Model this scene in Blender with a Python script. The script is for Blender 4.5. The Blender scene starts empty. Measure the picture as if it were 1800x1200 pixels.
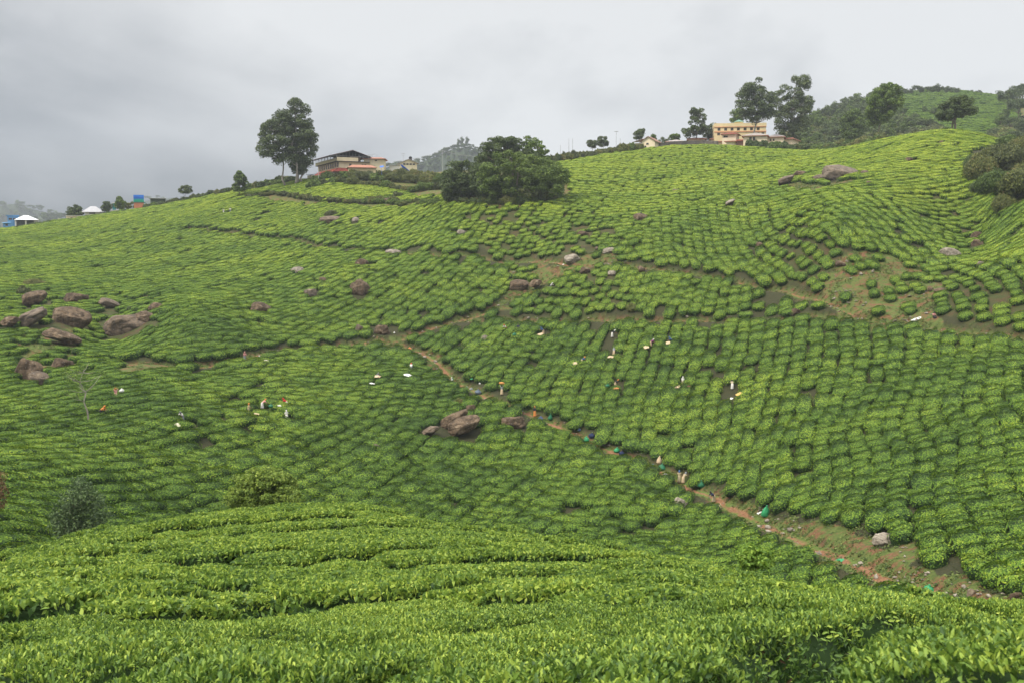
import bpy, bmesh, math, random
import numpy as np
from mathutils import Vector, Matrix, noise as mnoise
R = math.radians
random.seed(7); rng = np.random.default_rng(11)
scene = bpy.context.scene
COL = scene.collection
F = 1750.0; PITCH = R(5.55)
# ---------------------------------------------------------------- camera
cam = bpy.data.cameras.new("camera"); cam.sensor_width = 36.0; cam.lens = 35.0
cam.clip_start = 0.1; cam.clip_end = 30000
cam.dof.use_dof = True; cam.dof.focus_distance = 120; cam.dof.aperture_fstop = 6.3
camo = bpy.data.objects.new("camera", cam); COL.objects.link(camo)
camo.location = (0, 0, 0); camo.rotation_euler = (R(90) - PITCH, 0, 0)
scene.camera = camo
# ---------------------------------------------------------------- world, sun, exposure
SUN_EL, SUN_AZ = R(54), R(-118)      # azimuth measured from +Y towards +X
w = bpy.data.worlds.new("World"); scene.world = w; w.use_nodes = True
nt = w.node_tree; nt.nodes.clear(); L = nt.links.new
def N(tree, kind, **kw):
    n = tree.nodes.new(kind)
    for k, v in kw.items():
        if k == 'op': n.operation = v
        elif k.startswith('i_'): n.inputs[int(k[2:])].default_value = v
        else: setattr(n, k, v)
    return n
tc = N(nt, 'ShaderNodeTexCoord')
sep = N(nt, 'ShaderNodeSeparateXYZ'); L(tc.outputs['Generated'], sep.inputs[0])
sky = N(nt, 'ShaderNodeTexSky'); sky.sky_type = 'NISHITA'; sky.sun_disc = False
sky.sun_elevation = SUN_EL; sky.sun_rotation = SUN_AZ
def wm(op, a, b=None, clamp=False):
    n = N(nt, 'ShaderNodeMath', op=op); n.use_clamp = clamp
    for i, v in enumerate((a, b)):
        if v is None: continue
        if isinstance(v, (int, float)): n.inputs[i].default_value = v
        else: L(v, n.inputs[i])
    return n.outputs[0]
def wr(v, a, b, c, d, mode='SMOOTHSTEP'):
    n = N(nt, 'ShaderNodeMapRange'); n.interpolation_type = mode
    L(v, n.inputs[0])
    for i, q in enumerate((a, b, c, d)): n.inputs[i + 1].default_value = q
    return n.outputs[0]
mp = N(nt, 'ShaderNodeMapping'); mp.inputs['Scale'].default_value = (1, 1, 1.9); mp.inputs['Location'].default_value = (3.1, 1.7, 0.4)
L(tc.outputs['Generated'], mp.inputs[0])
n1 = N(nt, 'ShaderNodeTexNoise'); n1.inputs['Scale'].default_value = 3.1; n1.inputs['Detail'].default_value = 5; n1.inputs['Roughness'].default_value = .5; n1.inputs['Distortion'].default_value = .5
L(mp.outputs[0], n1.inputs['Vector'])
n2 = N(nt, 'ShaderNodeTexNoise'); n2.inputs['Scale'].default_value = 7; n2.inputs['Detail'].default_value = 6; n2.inputs['Roughness'].default_value = .55
L(mp.outputs[0], n2.inputs['Vector'])
cloud = wm('ADD', wm('MULTIPLY', n1.outputs[0], .75), wm('MULTIPLY', n2.outputs[0], .25))
left = wr(wm('ADD', sep.outputs[0], wm('MULTIPLY', sep.outputs[2], .6)), -.44, .10, 1, 0)
dark = wm('MULTIPLY', left, wr(sep.outputs[2], .0, .36, 1.22, .22))
dark = wm('ADD', dark, wm('MULTIPLY', wm('SUBTRACT', .478, cloud), 2.3), clamp=True)
mixc = N(nt, 'ShaderNodeMix'); mixc.data_type = 'RGBA'
L(dark, mixc.inputs[0]); mixc.inputs[6].default_value = (.55, .555, .555, 1); mixc.inputs[7].default_value = (.066, .08, .102, 1)
zen = wr(sep.outputs[2], .30, .95, 1.0, 3.1)
sc_ = N(nt, 'ShaderNodeVectorMath', op='SCALE'); L(mixc.outputs[2], sc_.inputs[0]); L(zen, sc_.inputs[3])
ns = N(nt, 'ShaderNodeVectorMath', op='SCALE'); L(sky.outputs[0], ns.inputs[0]); ns.inputs[3].default_value = .1
fm = N(nt, 'ShaderNodeMix'); fm.data_type = 'RGBA'; fm.inputs[0].default_value = .94
L(ns.outputs[0], fm.inputs[6]); L(sc_.outputs[0], fm.inputs[7])
bg = N(nt, 'ShaderNodeBackground'); bg.inputs[1].default_value = 1.0
L(fm.outputs[2], bg.inputs[0])
ow = N(nt, 'ShaderNodeOutputWorld'); L(bg.outputs[0], ow.inputs[0])
sl = bpy.data.lights.new("sun", 'SUN'); sl.energy = 2.7; sl.angle = R(9); sl.color = (1, .93, .80)
so = bpy.data.objects.new("sun", sl); COL.objects.link(so)
sd = Vector((math.sin(SUN_AZ) * math.cos(SUN_EL), math.cos(SUN_AZ) * math.cos(SUN_EL), math.sin(SUN_EL)))
so.rotation_euler = sd.to_track_quat('Z', 'Y').to_euler(); so.location = (0, 0, 80)
scene.view_settings.view_transform = 'Standard'; scene.view_settings.look = 'None'
scene.view_settings.exposure = 0.6; scene.view_settings.gamma = 1
cy = scene.cycles
cy.max_bounces = 5; cy.diffuse_bounces = 3; cy.glossy_bounces = 2; cy.transmission_bounces = 3; cy.volume_bounces = 0; cy.transparent_max_bounces = 6
cy.use_denoising = True; cy.use_adaptive_sampling = False
# ---------------------------------------------------------------- terrain function
FW = np.array((0, math.cos(PITCH), -math.sin(PITCH))); UP = np.array((0, math.sin(PITCH), math.cos(PITCH))); RX = np.array((1., 0, 0))
def ray(px, py):
    px = np.asarray(px, float); py = np.asarray(py, float)
    return FW + ((px - 900) / F)[..., None] * RX + ((600 - py) / F)[..., None] * UP
def azt(px, py):
    v = ray(px, py); h = np.hypot(v[..., 0], v[..., 1])
    return np.arctan2(v[..., 0], v[..., 1]), v[..., 2] / h
def proj(p):
    p = np.asarray(p, float); z = p @ FW
    return 900 + F * (p @ RX) / z, 600 - F * (p @ UP) / z, z
CT = []
def C(px, py, d, top=.9):
    a, t = azt(px, py); CT.append((float(a), math.log(d), float(t) - top / d))
def Z(px, d, z): CT.append((float(azt(px, 600)[0]), math.log(d), z / d))
# near bed (bush tops)
for px, py, d in ((0,1200,7),(450,1200,6.2),(900,1200,5.2),(1350,1200,3.9),(1800,1200,3.1),
    (0,1080,12.5),(300,1080,12),(700,1080,11),(1100,1080,9.5),(1450,1122,6),(1800,1128,4.5),
    (0,1010,20),(400,1000,20),(800,1000,19),(1200,1020,16),(1550,1060,11),
    (0,967,29),(130,942,31),(280,916,34),(420,893,36),(570,884,36),(700,897,34),(900,932,30),(1100,962,27),(1300,995,23),(1500,1032,18),(1650,1060,15),(1800,1088,12)):
    C(px, py + (7 if d > 12 else 0), d, .95)
for px, py, d in ((0,967,29),(130,942,31),(280,916,33),(420,893,35),(570,884,35),(700,897,33),(900,932,29),(1100,962,26),(1300,995,22),(1500,1032,17.5),(1650,1060,15),(1800,1088,12)):
    C(px, py + (1000 - 884) * .30, d * .8, .95); C(px, py + 16, d * 1.13, .95)
for px in (-500, 0, 450, 900, 1350, 1800, 2300):
    q = {-500:-4.2,0:-3.4, 450:-2.9, 900:-2.5, 1350:-2.25, 1800:-2.1, 2300:-1.9}[px]
    Z(px, 1.0, q*.72); Z(px, 2.4, q*.86)
# hidden dip behind the near bed
for px, d, z in ((-300,45,-20),(0,42,-18.5),(280,48,-19),(570,50,-20.5),(900,43,-18.5),(1300,34,-16.5),(1550,27,-13.5),(1800,20,-10.2),(2200,18,-9),
    (-300,60,-25),(0,60,-24.5),(300,68,-27),(570,75,-30),(900,75,-29.5),(1300,58,-25.5),(1600,42,-20),(1800,32,-15.5),(2200,28,-14)):
    Z(px, d, z)
# opposite slope (bush tops)
for px, py, d in ((0,955,74),(100,930,84),(300,895,97),(600,885,112),(850,930,105),(1100,975,97),(1300,1000,88),(1500,1030,76),(1640,1055,64),(1780,1075,56),
    (0,850,92),(300,800,115),(600,780,130),(850,850,122),(1100,850,122),(1300,900,110),(1500,900,97),(1700,950,80),(1800,1000,70),
    (0,720,132),(157,742,125),(300,720,132),(500,730,138),(700,700,150),(880,700,152),(1050,780,138),(1197,835,127),(1400,780,125),(1600,800,112),(1800,850,95),
    (0,650,158),(250,640,160),(350,640,164),(500,612,176),(680,602,183),(800,640,172),(1000,640,168),(1200,650,160),(1400,650,150),(1600,650,142),(1800,680,126),
    (100,560,195),(0,560,195),(250,560,195),(450,560,193),(620,560,196),(850,550,193),(1000,555,188),(1200,555,180),(1400,560,170),(1550,565,165),(1800,600,147),
    (0,480,285),(200,480,270),(400,480,245),(600,480,222),(800,480,212),(1000,455,211),(1100,470,203),(1250,500,193),(1400,520,183),(1500,560,168),(1600,500,178),(1700,500,172),(1800,500,165),
    (330,402,325),(520,418,280),(700,440,240),(900,452,222),(1200,400,222),(1350,420,212),(1550,430,194),(1450,400,198),(1560,380,210),(1650,420,206),(1720,430,204),(1800,420,190),(1740,380,222),(350,560,186),(420,600,176),(215,590,193),
    (100,420,370),(300,385,350),(500,360,330),(700,380,280),(850,360,258),(1000,350,262),(1150,350,262),(1300,330,262),(1470,320,245),(1620,330,238),(1760,350,222),
    (640,345,315),(780,340,290),(900,330,270),(1000,300,310),(1150,290,325),(1300,290,320),(1450,280,300),(1550,262,290),(1650,260,280),(1760,280,262),
    (-200,425,440),(0,403,440),(100,387,440),(200,373,430),(290,359,410),(420,340,365),(500,325,365),(560,320,350),(650,326,335),(740,330,325),
    (900,305,320),(1000,284,350),(1100,266,380),(1140,260,385),(1250,255,390),(1330,259,385),(1400,264,375),(1460,262,355),(1540,247,335),(1600,237,325),(1660,227,318),(1720,236,310),(1790,258,300),(2000,300,290)):
    C(px, py, d)
# behind the crest, down and away
for px, d, py in ((0,560,428),(200,560,395),(420,470,345),(600,440,316),(760,440,305),(900,440,296),(1000,470,292),(1140,470,267),(1250,470,259),(1330,470,262),
    (1400,450,272),(1540,420,262),(1660,400,250),(1790,390,275),
    (0,800,470),(300,800,450),(600,800,430),(900,800,400),(1200,700,330),
    (1390,520,255),(1550,500,238),(1700,500,232),(1800,500,240),
    (1390,620,228),(1550,620,205),(1700,620,200),(1800,620,200),(1450,760,196),(1580,760,168),(1660,780,160),(1760,770,172),(1850,720,178),(2100,700,200),
    (1300,700,290),(1400,900,240),(1600,1000,225),(1900,1000,240)):
    C(px, py, d, 0)
for px in (-500, 0, 600, 1200, 1800, 2300):
    Z(px, 1400, -110); Z(px, 2600, -190); Z(px, 9000, -500)
Z(1650, 1400, 20); Z(1900, 1400, 10)
A0 = 2.2
CA = np.array(CT); PX_ = np.stack([CA[:, 0] * A0, CA[:, 1]], 1)
def phi(r2): return .5 * r2 * np.log(r2 + 1e-12)
_n = len(CA)
_K = phi(((PX_[:, None] - PX_[None]) ** 2).sum(-1)) + np.eye(_n) * 2e-4
_P = np.hstack([np.ones((_n, 1)), PX_])
_A = np.zeros((_n + 3, _n + 3)); _A[:_n, :_n] = _K; _A[:_n, _n:] = _P; _A[_n:, :_n] = _P.T
_w = np.linalg.solve(_A, np.concatenate([CA[:, 2], np.zeros(3)]))
def T_base(a, ld):
    sh = np.shape(a); a = np.ravel(a) * A0; ld = np.ravel(ld); out = np.empty(len(a))
    for i in range(0, len(a), 20000):
        aa, ll = a[i:i+20000], ld[i:i+20000]
        r2 = (aa[:, None] - PX_[:, 0]) ** 2 + (ll[:, None] - PX_[:, 1]) ** 2
        out[i:i+20000] = phi(r2) @ _w[:_n] + _w[_n] + _w[_n+1] * aa + _w[_n+2] * ll
    return out.reshape(sh)
# cache the surface on a fine polar grid, look up by bilinear interpolation
GA = np.linspace(R(-42), R(42), 561); GL = np.linspace(0.0, math.log(9000), 901)
_T = T_base(*np.broadcast_arrays(GA[:, None], GL[None, :]))
def _bil(G, x, y):
    d = np.hypot(x, y); a = np.clip(np.arctan2(x, y), GA[0], GA[-1]); l = np.log(np.maximum(d, 1.0))
    fa = (a - GA[0]) / (GA[1] - GA[0]); fl = np.clip((l - GL[0]) / (GL[1] - GL[0]), 0, len(GL) - 1.001)
    ia = np.clip(fa.astype(int), 0, len(GA) - 2); il = fl.astype(int); fa = fa - ia; fl = fl - il
    return (G[ia, il] * (1-fa) * (1-fl) + G[ia+1, il] * fa * (1-fl) + G[ia, il+1] * (1-fa) * fl + G[ia+1, il+1] * fa * fl), d
def H0(x, y):
    x = np.asarray(x, float); y = np.asarray(y, float)
    t, d = _bil(_T, x, y); return t * np.maximum(d, 1.0)
def hit(px, py, lift=0.0, dmin=1.0):
    """world point where the view line of a picture position first meets the ground (raised by lift)"""
    a, t = azt(px, py); ds = np.exp(np.linspace(math.log(dmin), math.log(3000), 3000))
    z = H0(np.sin(a) * ds, np.cos(a) * ds) + lift
    ok = np.nonzero(z >= t * ds)[0]
    d = ds[ok[0]] if len(ok) else 3000.
    return np.array((math.sin(a) * d, math.cos(a) * d, float(H0(np.array([math.sin(a)*d]), np.array([math.cos(a)*d]))[0])))
def vnoise(x, y, s, seed=0):
    """cheap value noise, smooth, 0..1"""
    x = np.asarray(x, float) / s + seed * 17.3; y = np.asarray(y, float) / s + seed * 9.1
    xi = np.floor(x).astype(np.int64); yi = np.floor(y).astype(np.int64); fx = x - xi; fy = y - yi
    fx = fx * fx * (3 - 2 * fx); fy = fy * fy * (3 - 2 * fy)
    def h(i, j):
        v = np.sin(i * 127.1 + j * 311.7 + seed * 7.7) * 43758.5453; return v - np.floor(v)
    return (h(xi, yi) * (1-fx) + h(xi+1, yi) * fx) * (1-fy) + (h(xi, yi+1) * (1-fx) + h(xi+1, yi+1) * fx) * fy
# ---------------------------------------------------------------- materials
MATS = {}
def mat(name, build):
    if name not in MATS:
        m = bpy.data.materials.new(name); m.use_nodes = True; t = m.node_tree; t.nodes.clear()
        o = t.nodes.new('ShaderNodeOutputMaterial'); p = t.nodes.new('ShaderNodeBsdfPrincipled')
        p.inputs['Roughness'].default_value = .8; p.inputs['Specular IOR Level'].default_value = .25
        t.links.new(p.outputs[0], o.inputs[0]); build(t, p, o); MATS[name] = m
    return MATS[name]
def ramp(t, fac, stops):
    r = t.nodes.new('ShaderNodeValToRGB'); t.links.new(fac, r.inputs[0]); e = r.color_ramp.elements
    while len(e) < len(stops): e.new(.5)
    for q, (p, c) in zip(e, stops): q.position = p; q.color = tuple(c) + (1,)
    return r.outputs[0]
def tnoise(t, scale, detail=4, rough=.55, vec=None, sc=None):
    n = t.nodes.new('ShaderNodeTexNoise'); n.inputs['Scale'].default_value = scale; n.inputs['Detail'].default_value = detail; n.inputs['Roughness'].default_value = rough
    if vec is None:
        g = t.nodes.new('ShaderNodeNewGeometry'); vec = g.outputs['Position']
    if sc:
        m = t.nodes.new('ShaderNodeMapping'); m.inputs['Scale'].default_value = sc; t.links.new(vec, m.inputs[0]); vec = m.outputs[0]
    t.links.new(vec, n.inputs['Vector']); return n.outputs[0]
def tm(t, op, a, b=None, clamp=False):
    n = t.nodes.new('ShaderNodeMath'); n.operation = op; n.use_clamp = clamp
    for i, v in enumerate((a, b)):
        if v is None: continue
        if isinstance(v, (int, float)): n.inputs[i].default_value = v
        else: t.links.new(v, n.inputs[i])
    return n.outputs[0]
def tmix(t, fac, a, b):
    n = t.nodes.new('ShaderNodeMix'); n.data_type = 'RGBA'
    for i, v in ((0, fac), (6, a), (7, b)):
        if isinstance(v, (int, float)): n.inputs[i].default_value = v
        elif isinstance(v, tuple): n.inputs[i].default_value = tuple(v) + (1,)
        else: t.links.new(v, n.inputs[i])
    return n.outputs[2]
def leafmat(name, stops, vary=.35, trans=.25, field=None, spec=.3, rough=.55, young=None):
    """foliage: colour differs from leaf to leaf, from plant to plant and slowly across the field"""
    def b(t, p, o):
        g = t.nodes.new('ShaderNodeNewGeometry'); oi = t.nodes.new('ShaderNodeObjectInfo')
        f = tm(t, 'MULTIPLY', g.outputs['Random Per Island'], 1 - vary)
        f = tm(t, 'ADD', f, tm(t, 'MULTIPLY', oi.outputs['Random'], vary))
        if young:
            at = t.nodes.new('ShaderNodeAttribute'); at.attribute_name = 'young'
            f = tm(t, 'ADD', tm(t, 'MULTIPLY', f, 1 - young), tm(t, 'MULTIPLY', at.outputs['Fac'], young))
        if field:
            n = tnoise(t, field[0], 2, .5); f = tm(t, 'ADD', f, tm(t, 'MULTIPLY', tm(t, 'SUBTRACT', n, .5), field[1]), True)
            n = tnoise(t, field[0] * 6, 2, .5); f = tm(t, 'ADD', f, tm(t, 'MULTIPLY', tm(t, 'SUBTRACT', n, .5), field[1] * .8), True)
            if len(field) > 2:   # sunlit look of the upper slope, put into the leaf colour by height
                sx = t.nodes.new('ShaderNodeSeparateXYZ'); t.links.new(g.outputs['Position'], sx.inputs[0])
                mr = t.nodes.new('ShaderNodeMapRange'); t.links.new(sx.outputs[2], mr.inputs[0])
                for i, q in enumerate((-18, 20, -.05, field[2])): mr.inputs[i + 1].default_value = q
                f = tm(t, 'ADD', f, mr.outputs[0], True)
                ln = t.nodes.new('ShaderNodeVectorMath'); ln.operation = 'LENGTH'; t.links.new(g.outputs['Position'], ln.inputs[0])
                f = tm(t, 'SUBTRACT', f, tm(t, 'MULTIPLY', tm(t, 'GREATER_THAN', ln.outputs['Value'], 470), .24), True)     # older, darker tea on the far hill
        c = ramp(t, f, stops); t.links.new(c, p.inputs['Base Color'])
        p.inputs['Roughness'].default_value = rough; p.inputs['Specular IOR Level'].default_value = spec
        if trans:
            tr = t.nodes.new('ShaderNodeBsdfTranslucent'); t.links.new(c, tr.inputs[0])
            mx = t.nodes.new('ShaderNodeMixShader'); mx.inputs[0].default_value = trans
            t.links.new(p.outputs[0], mx.inputs[1]); t.links.new(tr.outputs[0], mx.inputs[2]); t.links.new(mx.outputs[0], o.inputs[0])
    return mat(name, b)
TEA = [(0, (.012, .032, .008)), (.26, (.044, .096, .012)), (.5, (.098, .185, .018)), (.75, (.20, .30, .027)), (1, (.42, .48, .05))]
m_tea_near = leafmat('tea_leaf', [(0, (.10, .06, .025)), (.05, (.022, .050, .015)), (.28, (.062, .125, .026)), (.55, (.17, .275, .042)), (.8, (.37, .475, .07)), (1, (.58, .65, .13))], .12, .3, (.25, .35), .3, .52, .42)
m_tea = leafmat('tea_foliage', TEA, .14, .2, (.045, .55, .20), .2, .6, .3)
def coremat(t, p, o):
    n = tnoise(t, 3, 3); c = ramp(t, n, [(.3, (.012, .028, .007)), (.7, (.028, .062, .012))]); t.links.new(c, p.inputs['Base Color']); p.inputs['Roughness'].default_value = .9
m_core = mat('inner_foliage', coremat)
def woodmat(t, p, o):
    n = tnoise(t, 6, 4, .6, sc=(1, 1, .2)); c = ramp(t, n, [(.3, (.10, .075, .055)), (.7, (.30, .25, .20))]); t.links.new(c, p.inputs['Base Color'])
m_wood = mat('bark', woodmat)
m_bark2 = mat('pale_bark', lambda t, p, o: t.links.new(ramp(t, tnoise(t, 2, 4, .6, sc=(1, 1, .3)), [(.3, (.16, .13, .11)), (.7, (.42, .38, .33))]), p.inputs['Base Color']))
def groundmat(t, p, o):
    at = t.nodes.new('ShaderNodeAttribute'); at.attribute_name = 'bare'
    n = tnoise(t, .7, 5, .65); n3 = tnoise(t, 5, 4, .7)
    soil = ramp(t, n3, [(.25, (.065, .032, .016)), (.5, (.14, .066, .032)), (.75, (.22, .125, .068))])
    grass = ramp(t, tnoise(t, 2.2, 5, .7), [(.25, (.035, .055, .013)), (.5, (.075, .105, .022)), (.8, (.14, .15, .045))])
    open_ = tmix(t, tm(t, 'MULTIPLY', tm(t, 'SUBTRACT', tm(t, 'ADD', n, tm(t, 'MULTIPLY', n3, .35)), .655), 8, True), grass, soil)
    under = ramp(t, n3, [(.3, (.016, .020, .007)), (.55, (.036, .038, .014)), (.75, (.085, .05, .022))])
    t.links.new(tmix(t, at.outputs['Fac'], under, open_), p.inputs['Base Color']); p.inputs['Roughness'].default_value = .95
    b = t.nodes.new('ShaderNodeBump'); b.inputs['Distance'].default_value = .12; b.inputs['Strength'].default_value = .8; t.links.new(n3, b.inputs['Height']); t.links.new(b.outputs[0], p.inputs['Normal'])
m_ground = mat('ground', groundmat)
def pathmat(t, p, o):
    at = t.nodes.new('ShaderNodeAttribute'); at.attribute_name = 'edge'
    n3 = tnoise(t, 4, 4, .7)
    soil = ramp(t, n3, [(.25, (.085, .040, .019)), (.5, (.19, .092, .045)), (.8, (.33, .21, .12))])
    grass = ramp(t, tnoise(t, 3, 5, .7), [(.25, (.035, .06, .012)), (.5, (.08, .12, .022)), (.8, (.16, .18, .05))])
    f = tm(t, 'ADD', tm(t, 'MULTIPLY', tm(t, 'SUBTRACT', tnoise(t, .35, 5, .6), .5), 3.2), tm(t, 'SUBTRACT', .62, at.outputs['Fac']))
    t.links.new(tmix(t, tm(t, 'MULTIPLY', f, 2.5, True), grass, soil), p.inputs['Base Color']); p.inputs['Roughness'].default_value = .95
    b = t.nodes.new('ShaderNodeBump'); b.inputs['Distance'].default_value = .08; t.links.new(n3, b.inputs['Height']); t.links.new(b.outputs[0], p.inputs['Normal'])
m_path = mat('path_dirt', pathmat)
def rockmat(t, p, o):
    oi = t.nodes.new('ShaderNodeObjectInfo'); tcn = t.nodes.new('ShaderNodeTexCoord')
    n = tnoise(t, 1.1, 6, .62); st = tnoise(t, 1.6, 4, .6, sc=(1, 1, .18)); n3 = tnoise(t, 6, 4, .7)
    base = ramp(t, tm(t, 'ADD', tm(t, 'MULTIPLY', n, .55), tm(t, 'MULTIPLY', st, .45)), [(.32, (.022, .015, .010)), (.46, (.066, .045, .028)), (.58, (.138, .096, .060)), (.7, (.29, .235, .165))])
    base = tmix(t, tm(t, 'MULTIPLY', tm(t, 'SUBTRACT', n3, .6), 7, True), base, (.44, .41, .36))
    pale = tmix(t, tm(t, 'MULTIPLY', tm(t, 'SUBTRACT', oi.outputs['Random'], .7), 1.2, True), base, (.26, .225, .19))
    t.links.new(pale, p.inputs['Base Color']); p.inputs['Roughness'].default_value = .9
    b = t.nodes.new('ShaderNodeBump'); b.inputs['Distance'].default_value = .12; b.inputs['Strength'].default_value = .8; t.links.new(n, b.inputs['Height']); t.links.new(b.outputs[0], p.inputs['Normal'])
m_rock = mat('granite', rockmat)
def palerock(t, p, o):
    n = tnoise(t, 1.3, 6, .65); n3 = tnoise(t, 5, 5, .7); base = ramp(t, tm(t, 'ADD', tm(t, 'MULTIPLY', n, .6), tm(t, 'MULTIPLY', n3, .4)), [(.34, (.07, .058, .045)), (.48, (.20, .17, .135)), (.62, (.36, .32, .26)), (.74, (.50, .47, .41))])
    t.links.new(base, p.inputs['Base Color']); b = t.nodes.new('ShaderNodeBump'); b.inputs['Distance'].default_value = .12; t.links.new(n, b.inputs['Height']); t.links.new(b.outputs[0], p.inputs['Normal'])
m_rock2 = mat('pale_granite', palerock)
def flat(name, col, rough=.75, var=.12, scale=3., metal=0, streak=False):
    def b(t, p, o):
        n = tnoise(t, scale, 4, .6, sc=(1, 1, .25) if streak else None)
        lo = tuple(c * (1 - var) for c in col); hi = tuple(min(1, c * (1 + var)) for c in col)
        t.links.new(ramp(t, n, [(.3, lo), (.7, hi)]), p.inputs['Base Color']); p.inputs['Roughness'].default_value = rough; p.inputs['Metallic'].default_value = metal
    return mat(name, b)
# ---------------------------------------------------------------- mesh helpers
def link(o, parent=None):
    COL.objects.link(o)
    if parent: o.parent = parent
    return o
def tag(o, label=None, cat=None, group=None, kind=None):
    if label: o['label'] = label
    if cat: o['category'] = cat
    if group: o['group'] = group
    if kind: o['kind'] = kind
    return o
def empty(name, loc=(0, 0, 0), rz=0, label=None, cat=None, group=None):
    o = bpy.data.objects.new(name, None); o.location = loc; o.rotation_euler = (0, 0, rz); o.empty_display_size = .3
    link(o); return tag(o, label, cat, group)
def np_mesh(name, V, tris=None, quads=None, mats=(), mi=None, attrs=None, smooth=False):
    me = bpy.data.meshes.new(name); V = np.asarray(V, np.float32)
    tr = np.zeros((0, 3), np.int32) if tris is None else np.asarray(tris, np.int32)
    qu = np.zeros((0, 4), np.int32) if quads is None else np.asarray(quads, np.int32)
    me.vertices.add(len(V)); me.vertices.foreach_set('co', V.ravel())
    nl = tr.size + qu.size; me.loops.add(nl); me.loops.foreach_set('vertex_index', np.concatenate([tr.ravel(), qu.ravel()]))
    nf = len(tr) + len(qu); me.polygons.add(nf)
    st = np.concatenate([np.arange(len(tr)) * 3, tr.size + np.arange(len(qu)) * 4]).astype(np.int32)
    me.polygons.foreach_set('loop_start', st)
    for m in mats: me.materials.append(m)
    if mi is not None: me.polygons.foreach_set('material_index', np.asarray(mi, np.int32))
    if smooth: me.polygons.foreach_set('use_smooth', np.ones(nf, bool))
    me.update(calc_edges=True)
    for k, v in (attrs or {}).items():
        a = me.attributes.new(k, 'FLOAT', 'POINT'); a.data.foreach_set('value', np.asarray(v, np.float32))
    return me
def obj(name, me, parent=None, loc=None, rot=None):
    o = bpy.data.objects.new(name, me); link(o, parent)
    if loc is not None: o.location = loc
    if rot is not None: o.rotation_euler = rot
    return o
def grid_quads(nu, nv, off=0):
    i, j = np.meshgrid(np.arange(nu - 1), np.arange(nv - 1), indexing='ij'); a = (i * nv + j).ravel() + off
    return np.stack([a, a + nv, a + nv + 1, a + 1], 1)
def rand_unit(n, g=rng):
    v = g.normal(size=(n, 3)); return v / np.linalg.norm(v, axis=1, keepdims=True)
def nrm(v): return v / np.maximum(np.linalg.norm(v, axis=-1, keepdims=True), 1e-9)
def leaves_simple(c, n, size, asp=.5, g=rng):
    """one lozenge per leaf; returns verts, quads"""
    k = len(c); t = nrm(np.cross(n, rand_unit(k, g))); b = np.cross(n, t); s = np.asarray(size).reshape(-1, 1) * np.ones((k, 1))
    V = np.stack([c - t * s * .5, c + b * s * asp * .5 + n * s * .08, c + t * s * .5 - n * s * .05, c - b * s * asp * .5 + n * s * .08], 1).reshape(-1, 3)
    return V, np.arange(k * 4).reshape(-1, 4)
LT = np.array([(0, 0, 0), (.33, .5, .10), (.33, 0, .0), (.33, -.5, .10), (.72, .38, .06), (.72, 0, -.05), (.72, -.38, .06), (1, 0, -.16)])
LTRI = np.array([(0, 2, 1), (0, 3, 2), (4, 5, 7), (5, 6, 7)]); LQ = np.array([(1, 2, 5, 4), (2, 3, 6, 5)])
def leaves_full(c, dirn, n, size, asp=.36):
    """folded, drooping leaf with a midrib; starts at c and grows along dirn"""
    k = len(c); dirn = nrm(dirn); b = nrm(np.cross(n, dirn)); n2 = np.cross(dirn, b); s = np.asarray(size).reshape(-1, 1, 1) * np.ones((k, 1, 1))
    V = c[:, None] + s * (LT[None, :, 0:1] * dirn[:, None] + LT[None, :, 1:2] * asp * b[:, None] + LT[None, :, 2:3] * n2[:, None])
    off = (np.arange(k) * 8)[:, None, None]
    return V.reshape(-1, 3), (LTRI[None] + off).reshape(-1, 3), (LQ[None] + off).reshape(-1, 4)
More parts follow.
